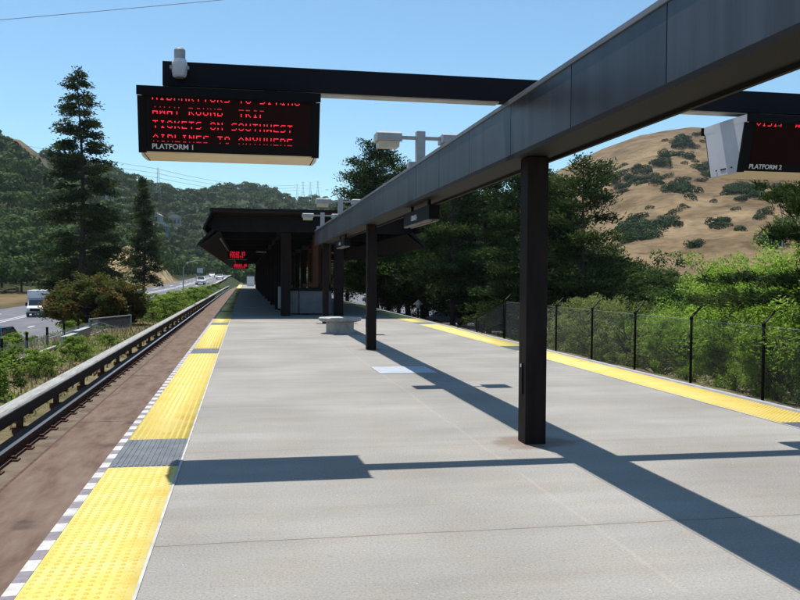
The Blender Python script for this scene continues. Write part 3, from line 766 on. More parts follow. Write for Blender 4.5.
while y < CB:
    MB().prism([(-3.98, 4.1), (3.98, 4.1), (4.2, 3.6), (3.9, 3.46), (-3.9, 3.46), (-4.2, 3.6)], 'y', y-.12, y+.12).build('cross_beam', 'roof_dark', cp)
    y += 7.2
col0 = None
for k in range(13):
    for q in (-1, 1):
        y = 35.15+7.2*k
        lab = {0: 'first', 1: 'second', 2: 'third'}.get(k)
        side = 'left' if q < 0 else 'right'
        label = 'dark square canopy column, %s in the %s row' % (lab, side) if lab else 'dark square canopy column deep in the shade of the %s row' % side
        o = MB().box(-.19, .19, -.16, .16, 0, 3.44).build('canopy_column', 'column', bevel=.006) if col0 is None else col0.copy()
        if col0 is None: col0 = o
        else: COL.objects.link(o)
        o.location = (2.755+q*1.1, y, 0)
        tag(o, label, 'column', 'canopy columns' if lab else 'canopy columns far back in the %s row' % side)
# stair enclosure with low panels and wooden frames
def enclosure(y0, y1, label):
    t = thing('stair_enclosure', label, 'stair enclosure', (2.755, y0, 0))
    Ln = y1-y0; X0, X1 = -.92, .92
    m = MB(); m.box(X0, X0+.42, 0, .06, .06, 1.02)
    for k in range(5): m.box(X0+.02+k*.085, X0+.05+k*.085, -.03, 0, .08, 1.0)
    m.build('louvre_panel', 'metal_panel', t)
    MB().box(X0+.46, X1, 0, .06, .06, 1.02).build('front_panel', 'metal_panel', t)
    for x in (X0, X1-.06): MB().box(x, x+.06, .07, Ln, .06, 1.02).build('side_panel', 'metal_panel', t)
    m = MB(); m.box(X0-.05, X1+.05, -.05, .11, 1.021, 1.16); m.box(X0-.05, X0+.11, .11, Ln, 1.021, 1.16); m.box(X1-.11, X1+.05, .11, Ln, 1.021, 1.16); m.build('top_rail', 'black', t)
    for x in (X0, X1-.1):
        yy = .5
        while yy < Ln:
            MB().box(x, x+.12, yy, yy+.18, 1.161, 3.42).build('wood_post', 'wood', t); yy += 2.4
        MB().box(x+.02, x+.10, .5, Ln, 1.162, 1.34).build('wood_sill', 'wood', t)
        MB().box(x+.02, x+.10, .5, Ln, 3.0, 3.2).build('wood_header', 'wood', t)
    MB().box(.12, .36, .15, .35, 1.161, 3.42).build('wood_post', 'wood', t)
    MB().box(-.3, .12, .2, .3, 1.2, 1.32).build('wood_sill', 'wood', t)
enclosure(36.2, 49, 'low grey panelled stair enclosure with red brown wooden frame just inside the canopy')
enclosure(66, 84, 'second stair enclosure with wooden frame farther back under the canopy')
t = thing('information_panel', 'narrow white standing panel by the left canopy column', 'panel', (1.62, 41, 0))
MB().box(-.05, .12, -.05, .0, .1, 1.15).build('board', 'white', t); MB().box(-.05, .12, -.08, .06, 0, .098).build('foot', 'black', t)
# far electronic signs under the canopy
def small_sign(x, y, w, z, label, rows):
    t = thing('departure_sign', label, 'sign', (x, y, 0), 0, 'red electronic signs under the canopy')
    MB().box(-w/2-.1, w/2+.1, -.15, .15, z-.28, z+.26).build('housing', 'sign_black', t)
    MB().box(-w/2-.1, w/2+.1, -.12, .12, z-.32, z-.281).build('light_tray', 'strip', t)
    MB().box(-w/2, w/2, -.155, -.151, z-.2, z+.2).build('screen', 'screen', t)
    led_text([(r, (0, 1, 2, 3, 4, 5, 6), ()) for r in rows], -w/2+.03, z+.17, w/ (6.85*8), .135, t, lambda q: -.158, 0)
    for q in (-.4, .4): MB().box(q-.02, q+.02, -.02, .02, z+.26, 3.44).build('hanger', 'black', t)
small_sign(-.45, 52, .92, 2.95, 'small red lit electronic sign hanging under the left canopy edge, nearer of two', ['TRAIN IN', 'ROUTE TO', 'TICKETS '])
small_sign(-.45, 86, 1.3, 2.72, 'small red lit electronic sign hanging under the left canopy edge, farther of two', ['TRAIN IN', 'ROUTE TO', 'TICKETS '])
small_sign(5.6, 52, .7, 2.95, 'small red lit electronic sign hanging under the right canopy edge', ['TRAIN IN'])
for q, s_ in ((-1, 'left'), (1, 'right')):
    t = thing('hanging_sign', 'long dark hanging sign with pale lettering under the %s half of the canopy' % s_, 'sign', (2.755+q*1.9, 44, 0))
    MB().box(-.35, .35, -.05, .05, 2.78, 3.0).build('panel', 'sign_black', t)
    text_mesh('ORINDA', .14, 'lettering', 'letter', t, (-.3, -.056, 2.84), (math.pi/2, 0, 0))
    for x in (-.28, .28): MB().box(x-.015, x+.015, -.015, .015, 3.001, 3.44).build('hanger', 'black', t)
t = thing('equipment_cabinet', 'small pale cabinet at the far sunny end of the platform', 'cabinet', (.9, 140, 0))
MB().box(-.6, .6, -.4, .4, .1, 1.7).build('body', 'white', t); MB().box(-.65, .65, -.45, .45, 1.7, 1.8).build('lid', 'car_blue', t)

# ------------------------------------------------------------------ vegetation generators
def cards(C, size, rng, asp=.6, up_bias=0.0, droop=None):
    """rhombic leaf faces round the centres C; returns verts, faces"""
    n = len(C)
    d = rng.normal(size=(n, 3)); d[:, 2] += up_bias
    if droop is not None: d = d*.45 + droop
    else:
        nn = rng.normal(size=(n, 3)); nn[:, 2] = np.abs(nn[:, 2])+.75; d = np.cross(nn, d)
    d /= np.linalg.norm(d, axis=1)[:, None]+1e-9
    e = rng.normal(size=(n, 3)) if droop is not None else np.cross(nn, d); e -= (e*d).sum(1)[:, None]*d; e /= np.linalg.norm(e, axis=1)[:, None]+1e-9
    s = size*rng.uniform(.6, 1.35, n)[:, None]
    V = np.stack([C-d*s*.5, C+e*s*asp*.5, C+d*s*.5, C-e*s*asp*.5], 1).reshape(-1, 3)
    F = np.arange(n*4).reshape(-1, 4)
    return V, F
def limb_tube(m, a, b, r0, r1, rng, n=5, sag=0.0):
    a = Vector(a); b = Vector(b); mid = (a+b)/2+Vector((rng.normal()*.06, rng.normal()*.06, sag))*(b-a).length
    m.tube([a, mid, b], [r0, (r0+r1)/2, r1], n)
def broadleaf_mesh(seed, h, rx, rz, zc, ncl, nleaf, leaf, material, trunk_r=.12, clr=.33, asp=.55, edge=.75, skirt=0):
    """crown of leaf clumps round limbs; local origin at the ground"""
    rng = np.random.RandomState(seed)
    t = MB()
    t.tube([(0, 0, -.3), (rng.normal()*.1, rng.normal()*.1, zc*.5), (0, 0, zc)], [trunk_r*1.2, trunk_r, trunk_r*.6], 7)
    C = []
    for k in range(ncl):
        d = rng.normal(size=3); d /= np.linalg.norm(d)
        if d[2] < -.55 and not skirt: d[2] *= -.3
        u = rng.uniform(.35, 1)**edge
        lobes = 1+.22*math.sin(3*math.atan2(d[1], d[0])+seed)+.15*math.sin(5*math.atan2(d[1], d[0])*1.0+2*seed+4*d[2])
        c = np.array([d[0]*rx*u*lobes, d[1]*rx*u*lobes, zc+d[2]*rz*u*(1+.15*rng.normal())])
        C.append(c)
        if k % 2 == 0: limb_tube(t, (0, 0, zc*rng.uniform(.35, .95)), c, trunk_r*.4, trunk_r*.06, rng, 4, .06)
    C = np.array(C)
    P = []; Tn = []
    per = nleaf//ncl
    for c in C:
        R_ = clr*min(rx, rz)*rng.uniform(.6, 1.35)
        q = rng.normal(size=(per, 3)); q /= np.linalg.norm(q, axis=1)[:, None]; q *= (rng.uniform(.25, 1, per)**.6)[:, None]
        P.append(c+q*R_*np.array([1, 1, .75])); Tn.append(np.clip(rng.normal(.45+.25*rng.normal(), .17, per), 0, 1))
    P = np.concatenate(P); Tn = np.concatenate(Tn)
    V, F = cards(P, leaf, rng, asp, .2)
    return t, V, F, Tn, material
def pine_mesh(seed, h, spread, base, nbr, tufts, percl, size, material, conic=1.0, droop=-.1, trunk_r=.22, gap=.0, tuft_r=.3, asp=.3):
    rng = np.random.RandomState(seed)
    t = MB()
    bend = rng.normal(size=2)*.015*h
    tp = lambda z: np.array([bend[0]*math.sin(z/h*3), bend[1]*math.sin(z/h*2.5), z])
    t.tube([tp(z) for z in np.linspace(-.3, h*.99, 8)], list(np.linspace(trunk_r, .02, 8)), 7)
    P = []; Tn = []; Dr = []
    for k in range(nbr):
        u = (k+rng.uniform(0, 1))/nbr
        z = base+(h-base)*u
        if rng.uniform() < gap: continue
        prof = ((1-u)**conic)*(.55+.45*min(1, u*6)) + .045
        L_ = spread*prof*rng.uniform(.6, 1.25)
        a = rng.uniform(0, 2*math.pi) if seed % 2 else k*2.4+rng.normal()*.4
        d = np.array([math.cos(a), math.sin(a), droop+rng.normal()*.12+.35*u])
        st = tp(z); en = st+d*L_
        limb_tube(t, st, en, max(.015, trunk_r*.28*(1-u)), .008, rng, 4, .05 if droop > -.1 else .08)
        nt = max(2, int(tufts*L_/spread*1.6)+1)
        tb = .45+.22*rng.normal()
        for q in range(nt):
            f = 1-(q/nt)*.72
            side = np.array([-math.sin(a), math.cos(a), 0])*rng.normal()*.22*L_*f
            c = st+d*L_*f+side+np.array([0, 0, .05*L_*math.sin(f*3)+rng.normal()*.06])
            g = rng.normal(size=(percl, 3))*tuft_r*np.array([1, 1, .55])*.6
            P.append(c+g); Tn.append(np.clip(rng.normal(tb, .18, percl), 0, 1)); 
            dd = np.tile(d*np.array([.8, .8, .2])+np.array([0, 0, .35 if droop > -.1 else -.15]), (percl, 1)); Dr.append(dd)
    P = np.concatenate(P); Tn = np.concatenate(Tn); Dr = np.concatenate(Dr)
    V, F = cards(P, size, rng, asp, 0, Dr)
    return t, V, F, Tn, material
def plant(name, spec, label, cat, loc, rz=0, group=None, scale=1.0, trunk_name='trunk', crown_name='crown'):
    t = thing(name, label, cat, loc, rz, group)
    tr, V, F, Tn, mt = spec
    tr.build(trunk_name, 'bark', t)
    np_mesh(crown_name, V, F, mt, Tn, t)
    t.scale = (scale,)*3
    return t
def replant(src, label, loc, rz, scale, group=None):
    c = copy_tree(src); c.location = loc; c.rotation_euler = (0, 0, rz); c.scale = (scale[0], scale[0], scale[1]) if isinstance(scale, tuple) else (scale,)*3
    c['label'] = label
    if group: c['group'] = group
    return c

# ---- left side: redwoods, red bush, bushes by the track
z = T(-13.1, 70)
plant('redwood_tree', pine_mesh(11, 17.6-z, 3.5, 2.2, 185, 9, 28, .27, 'redwood', conic=.62, droop=-.22, trunk_r=.34, tuft_r=.40, asp=.36, gap=.12), 'tall redwood with a dark straight trunk and drooping tiers, tallest tree on the left', 'tree', (-13.1, 70, z))
z = T(-10.4, 90)
plant('conifer_tree', pine_mesh(14, 11.7-z, 2.3, 2.8, 125, 7, 22, .26, 'redwood', conic=.8, droop=-.2, trunk_r=.2, tuft_r=.32, asp=.34, gap=.16), 'slim dark conifer right of the tall redwood, beside the freeway', 'tree', (-10.4, 90, z))
z = T(-8.9, 52)
plant('red_leaved_bush', broadleaf_mesh(6, 4, 2.35, 1.55, 1.2, 260, 42000, .15, 'redbush', .12, .30, .62, .18, skirt=1), 'large rounded bush with reddish bronze leaves behind the left fence', 'bush', (-8.65, 52, -1.35))
bs = plant('bush', broadleaf_mesh(21, 1.4, 1.0, .72, .65, 34, 4200, .10, 'bush', .04, .34, .5, .5, skirt=1), 'bright green bush', 'bush', (-6.2, 21.5, -1.3), group='bushes along the left track')
bushes = [(-7.0, 24.5, 1.15, 'bright green bush just this side of the left cable rail, near the picture edge'), (-6.3, 27.5, .8, 'bright green bush by the gap in the left cable trough'), (-8.7, 28.5, .75, 'green bush between the left fence posts'),
          (-7.6, 20.0, 1.2, 'green bush lowest at the left edge of the picture'), (-8.7, 34, .8, 'green bush behind the electrical boxes'), (-6.3, 33.5, .8, 'small green bush between cover board and cable rail'), (-9.4, 38, .85, 'green bush left of the red leaved bush'),
          (-6.0, 58, 1.9, 'bright green roadside bush right of the red leaved bush'), (-6.4, 66, 2.2, 'bright green roadside bush below the slim conifer'), (-6.1, 75, 2.2, 'large bright green bush between freeway and track'), (-6.3, 86, 2.2, 'bright green bush between freeway and track, fourth along'),
          (-6.4, 99, 2.2, 'bright green bush between freeway and track, fifth along'), (-6.2, 114, 2.2, 'bright green bush between freeway and track, sixth along'), (-6.6, 132, 2.0, 'green bush hiding the freeway edge near the distant cars'), (-6.9, 155, 2.0, 'green bush hiding the freeway edge before the canopy corner'), (-7, 185, 2.2, 'green bush at the far freeway edge'), (-7, 220, 2.2, 'farthest green bush at the freeway edge'), (-12.2, 62, 1.6, 'green bush under the tall redwood'), (-5.9, 26, .8, 'small green bush nearest the third rail supports'), (-5.7, 30.5, .7, 'small green bush by the third rail, farther of two'), (-5.6, 37, .6, 'small green bush by the third rail in front of the electrical boxes'), (-8.8, 46.5, .8, 'green bush behind the chain link gate')]
bs['label'] = 'bright green bush low beside the left third rail'
for i, (x, y, s, lab) in enumerate(bushes): replant(bs, lab, (x, y, T(x, y)-.1 if x < -8 else -1.35), i*1.7, (s*(.85 if y < 50 else 1), s*(.66 if y < 50 else .55)), 'bushes along the left track')
# dry grass tufts left of the track (stuff)
rng = np.random.RandomState(4)
n = 9000
gx = -4.3-rng.uniform(0, 1, n)**1.3*5.5; gy = rng.uniform(9, 75, n)**1.0
keep = rng.uniform(0, 1, n) < .35+.65*(wnoise(gx, gy, 3.5, 9) > -.1)
gx, gy = gx[keep], gy[keep]; n = len(gx)
gz = terrain(gx, gy)
hh = rng.uniform(.05, .28, n); an = rng.uniform(0, 6.28, n); w = .012+.02*rng.uniform(0, 1, n)
bx_ = np.stack([np.cos(an)*w, np.sin(an)*w, 0*an], -1); c = np.stack([gx, gy, gz], -1); tip = c+np.stack([rng.normal(0, .08, n), rng.normal(0, .08, n), hh], -1)
V = np.stack([c-bx_, c+bx_, tip+bx_*.2, tip-bx_*.2], 1).reshape(-1, 3)
tag(np_mesh('dry_grass', V, np.arange(n*4).reshape(-1, 4), 'straw', np.clip(rng.normal(.5, .25, n), 0, 1)), 'dry straw coloured grass and weeds between track and fence', 'grass', kind='stuff')
n = 16000
gx = -4.8-rng.uniform(0, 1, n)*6.5; gy = rng.uniform(12, 90, n)
k = wnoise(gx, gy, 5, 19) > .05; gx, gy = gx[k], gy[k]; n = len(gx)
P = np.stack([gx, gy, terrain(gx, gy)+rng.uniform(0, .25, n)], -1)
V, F = cards(P, .12, rng, .5, .4)
tag(np_mesh('weeds', V, F, 'bush', np.clip(rng.normal(.4, .2, n), 0, 1)), 'low green weeds growing between the left track and fence', 'weeds', kind='stuff')

# ---- right side behind the fence
wl = plant('willow_bush', broadleaf_mesh(31, 4, 1.9, 2.2, 2.5, 120, 21000, .092, 'willow', .09, .22, .45, .45, skirt=1), 'x', 'bush', (0, 0, 0), group='bright green bushes behind the right fence')
w2 = plant('willow_bush', broadleaf_mesh(37, 4, 2.3, 1.7, 1.9, 120, 21000, .092, 'willow', .09, .22, .45, .45, skirt=1), 'x', 'bush', (0, 0, 0), group='bright green bushes behind the right fence')
ol = plant('olive_bush', broadleaf_mesh(41, 3, 2.2, 1.5, 1.5, 90, 13000, .10, 'olive', .07, .25, .5, .45, skirt=1), 'x', 'bush', (0, 0, 0), group='grey green bushes behind the right fence')
W = [(w2, 14.8, 17.0, 1.0, 1.0, 'bright green bush behind the fence nearest the right edge of the picture'), (wl, 16.2, 19.6, 1.05, 1.02, 'bright green bush behind the nearest leaning fence post'), (wl, 18.5, 23.5, 1.15, 1.2, 'tall bright green bush left of the nearest fence post, its top against the dry hill'),
     (w2, 16.0, 23.0, 1.0, 1.05, 'broad bright green bush between the nearest two fence posts'), (wl, 17.2, 27.5, 1.0, 1.0, 'bright green bush behind the second fence post'), (w2, 19.5, 29.5, 1.2, 1.35, 'bright green bush rising behind the others, near the dark pines'),
     (w2, 21.5, 27.0, 1.3, 1.5, 'bright green bush farthest from the fence under the dry hill'), (w2, 16.4, 31.5, .8, .8, 'bright green bush in front of the branching dark pine'), (wl, 22.5, 23.0, 1.2, 1.15, 'bright green bush behind the right pine branches'), (wl, 19.5, 20.5, 1.1, 1.05, 'bright green bush directly behind the right pine branches')]
for i, (src, x, y, s, sz, lab) in enumerate(W):
    zz = T(x, y); s *= 1.1; sz *= 1.24
    if i in (0, 1):
        o = src; o.location = (x, y, zz-.2); o.scale = (s, s, sz); o['label'] = lab; o.rotation_euler = (0, 0, i*2.1)
    else: replant(src, lab, (x, y, zz-.2), i*2.1, (s, sz), 'bright green bushes behind the right fence')
W3 = [(14.3, 25.5, .62, 'bright green bush low behind the third fence post'), (14.6, 21.2, .6, 'bright green bush low behind the second fence post'), (14.0, 18.2, .55, 'bright green bush low behind the nearest fence post'), (14.6, 23.4, .5, 'bright green bush low between the second and third fence posts')]
for i, (x, y, s, lab) in enumerate(W3): replant(w2, lab, (x, y, T(x, y)), i*2.7, (s, s*1.1), 'bright green bushes behind the right fence')
O_ = [(14.2, 29.5, .9, 'grey green bush behind the fourth fence post'), (14.4, 33.5, .95, 'grey green rounded bush right of the first black column'), (15.5, 37.5, 1.1, 'grey green rounded bush at the top of the sloping fence'), (17.5, 41, 1.0, 'grey green bush under the dark pines')]
for i, (x, y, s, lab) in enumerate(O_):
    if i == 0: o = ol; o.location = (x, y, T(x, y)-.1); o.scale = (s,)*3; o['label'] = lab
    else: replant(ol, lab, (x, y, T(x, y)-.1), i*1.9, s, 'grey green bushes behind the right fence')
# dark pines
PA = pine_mesh(51, 12, 4.0, 1.6, 84, 8, 52, .26, 'pine', conic=.5, droop=.05, trunk_r=.24, tuft_r=.50, asp=.3, gap=.2)
pa = plant('pine_tree', PA, 'branching dark pine with open crown against the dry hill, right of the first column', 'tree', (19.6, 47, T(19.6, 47)), .6, 'dark pines beyond the right track')
PB = pine_mesh(54, 14, 4.4, 1.6, 96, 8, 58, .28, 'pine', conic=.42, droop=.02, trunk_r=.26, tuft_r=.56, asp=.3, gap=.18)
pb = plant('pine_tree', PB, 'dark pine whose pointed top rises above the beam into the sky', 'tree', (9.9+2.2, 66, T(12.1, 66)), 0, 'dark pines beyond the right track')
pa.scale = (1.0, 1.0, (8.6+3)/12)
pb.location = (10.6, 68, T(10.6, 68)); pb.scale = (1.0, 1.0, (12.2+1.4)/14)
PP = [(pa, 14.5, 58, 1.0, .95, 'dark pine left of the grouped pines, low against the far ridge'), (pb, 17.6, 62, 1.0, .92, 'dark pine in the middle of the row behind the first column'), (pa, 16.9, 50, .95, .98, 'dark pine just left of the first black column'), (pb, 20.8, 58, 1.0, .88, 'dark pine just behind the first black column'),
      (pb, 14.0, 72, 1.0, .9, 'dark pine deeper in the row under the beam'), (pa, 22.8, 52, .8, .58, 'low dark pine right of the branching pine'), (pa, 26.6, 56, .8, .48, 'low dark pine below the wooded clump on the dry hill'), (pb, 12.6, 84, 1.0, .95, 'dark pine right of the canopy, near the parked cars'), (pa, 24.8, 66, 1.0, .9, 'dark pine behind the branching pine'),
      (pb, 17.5, 80, 1.1, .9, 'dark pine far back in the row'), (pb, 22.0, 76, 1.1, .85, 'dark pine far back behind the branching pine'), (pa, 30.5, 62, .8, .44, 'low dark pine at the right of the pine row'), (pa, 34, 66, .8, .44, 'low dark pine farthest right below the dry hill')]
for i, (src, x, y, s, sz, lab) in enumerate(PP): replant(src, lab, (x, y, T(x, y)), i*1.3+.4, (s, sz), 'dark pines beyond the right track')
# broad dark oaks filling the gaps below the pines
ok_ = plant('oak_tree', broadleaf_mesh(61, 6, 3.4, 2.6, 3.2, 70, 9000, .24, 'oak', .2, .3, .6, .5, skirt=1), 'dark rounded oak at the foot of the pine row, nearest the canopy', 'tree', (13.6, 64, T(13.6, 64)), 0, 'oaks between the pines')
OK = [(19.5, 66, 1.0, 'dark rounded oak among the pines'), (25.5, 62, 1.0, 'dark rounded oak right of the pines'), (28.8, 66, 1.1, 'dark rounded oak below the hill clump'), (21.6, 44, .62, 'dark green oak bush at the foot of the branching pine'), (24.5, 47, .75, 'green oak right of the branching pine'), (33, 72, 1.1, 'dark oak in the middle distance under the dry hill'), (38, 76, 1.1, 'dark oak right in the middle distance under the dry hill'),
      (28, 50, .8, 'green oak behind the bright bushes'), (44, 84, 1.1, 'dark oak under the right hanging sign'), (15, 88, 1.0, 'dark oak at the edge of the parking lot by the canopy'), (12, 100, 1.0, 'dark oak beyond the lamp with the pyramid top'), (19, 104, 1.1, 'dark oak standing in the parking lot behind the pines'), (13.2, 78, .8, 'dark oak nearest the right canopy edge'), (17.8, 53, .7, 'dark oak between the pine trunks'), (36, 96, 1.2, 'far oak in the valley'), (48, 105, 1.2, 'far oak in the valley near the right edge')]
for i, (x, y, s, lab) in enumerate(OK): replant(ok_, lab, (x, y, T(x, y)), i*2.3, s, 'oaks between the pines')
# the pine whose branches reach in at the right edge
pr = plant('pine_tree', pine_mesh(73, 7.1, 2.8, 1.6, 50, 8, 90, .20, 'pine', conic=.3, droop=.08, trunk_r=.14, tuft_r=.20, asp=.16, gap=.12), 'pine with long needled branches reaching in from the right edge of the picture', 'tree', (14.7, 18.8, T(14.7, 18.8)), .9)

# ------------------------------------------------------------------ forest on the left hill (stuff) and hill trees
def blob_template(seed, M_, lobes=5, squash=.8):
    rng = np.random.RandomState(seed)
    cs = rng.normal(size=(lobes, 3))*.33; cs[:, 2] *= .6; rs = rng.uniform(.42, .7, lobes)
    P = []; N_ = []
    while len(P) < M_:
        k = rng.randint(lobes); d = rng.normal(size=3); d /= np.linalg.norm(d)
        if d[2] < -.5: continue
        p = cs[k]+d*rs[k]*rng.uniform(.86, 1.04)
        if any(np.linalg.norm(p-cs[q]) < rs[q]*.8 for q in range(lobes) if q != k): continue
        P.append(p); N_.append(d)
    return np.array(P)*np.array([1, 1, squash]), np.array(N_)
def crown_cards(Pt, Nn, center, rad, size, rng, tb):
    n = len(Pt)
    C = center+Pt*rad
    nr = Nn+rng.normal(size=(n, 3))*.24; nr /= np.linalg.norm(nr, axis=1)[:, None]
    a = np.cross(nr, rng.normal(size=(n, 3))); a /= np.linalg.norm(a, axis=1)[:, None]+1e-9; b = np.cross(nr, a)
    s = (size*rng.uniform(.6, 1.3, n))[:, None]*.5
    V = np.stack([C-a*s, C-b*s*.8, C+a*s, C+b*s*.8], 1).reshape(-1, 3)
    return V, np.clip(rng.normal(tb, .09, n), 0, 1)
TPL = [blob_template(s, 130, 5+s % 3) for s in range(8)]
TPH = [blob_template(40+s, 420, 6+s % 3) for s in range(6)]
rng = np.random.RandomState(77)
VS = []; TS = []
pts = []
r = 150.0
while r < 1500:
    sp = 5.6+r*.0065
    a = -27.0
    while a < 20:
        aa = a+rng.uniform(-.5, .5)*math.degrees(sp/r); rr_ = r+rng.uniform(-.5, .5)*sp*1.3
        pts.append((rr_*math.sin(R(aa)), rr_*math.cos(R(aa)), aa, rr_)); a += math.degrees(sp/r)
    r += sp*1.3
near_forest = []
for x, y, aa, rr_ in pts:
    D = np.interp(aa, [q for q, _ in DD], [d for _, d in DD])
    if rr_ > D*1.05: continue
    rx, rz, hw = road_c(y)
    if y < 385 and abs(x-rx) < hw+5: continue
    if x > -18 and x < 34 and rr_ < 330: continue
    if aa > 7 and rr_ < 380: continue
    if aa > 17.6: continue
    if math.exp(-((x+24)/10)**2-((y-200)/30)**2) > .33: continue
    if aa < -12.2 and rr_ > 462+10*math.sin(aa*3) and aa > -20: continue
    if ((x+42)/13)**2+((y-150)/13)**2 < 1: continue
    h = rng.uniform(5.5, 9.5)*(1 if rng.uniform() > .06 else 1.35)
    near_forest.append((rr_, x, y, aa, h))
near_forest.sort()
def one_crown(x, y, rr_, h, rng, tb=None):
    z = T(x, y); big = rr_ < 330
    Pt, Nn = (TPH[rng.randint(6)] if big else TPL[rng.randint(8)])
    rot = rng.uniform(0, 6.28); c, s = math.cos(rot), math.sin(rot); Rm = np.array([[c, -s, 0], [s, c, 0], [0, 0, 1]])
    rad = np.array([h*.58, h*.58, h*.62])*rng.uniform(.85, 1.15)
    return crown_cards(Pt@Rm.T, Nn@Rm.T, np.array([0, 0, h*.44]), rad, (1.05 if big else 2.0)*(h/9), rng, rng.uniform(.25, .75) if tb is None else tb), z
for i, (rr_, x, y, aa, h) in enumerate(near_forest):
    if i < 70: continue
    (V, tn), z = one_crown(x, y, rr_, h, rng)
    VS.append(V+np.array([x, y, z])); TS.append(tn)
V = np.concatenate(VS)
tag(np_mesh('forest', V, np.arange(len(V)).reshape(-1, 4), 'forest', np.concatenate(TS)), 'dense dark green oak forest covering the left hillside', 'forest', kind='stuff')
def small_tree(name, x, y, h, rng, label, cat, group, material='forest', tb=None, sz=None):
    (V, tn), z = one_crown(x, y, 200, h, rng, tb)
    t = thing(name, label, cat, (x, y, z), 0, group)
    MB().tube([(0, 0, -.5), (0, 0, h*.5)], [h*.035, h*.02], 6).build('trunk', 'bark', t)
    np_mesh('crown', V, np.arange(len(V)).reshape(-1, 4), material, tn, t)
    return t
for i, (rr_, x, y, aa, h) in enumerate(near_forest[:70]):
    small_tree('oak_tree', x, y, h*1.0, rng, 'dense oak at the near foot of the left forest beyond the freeway', 'tree', 'oaks at the foot of the left forest')
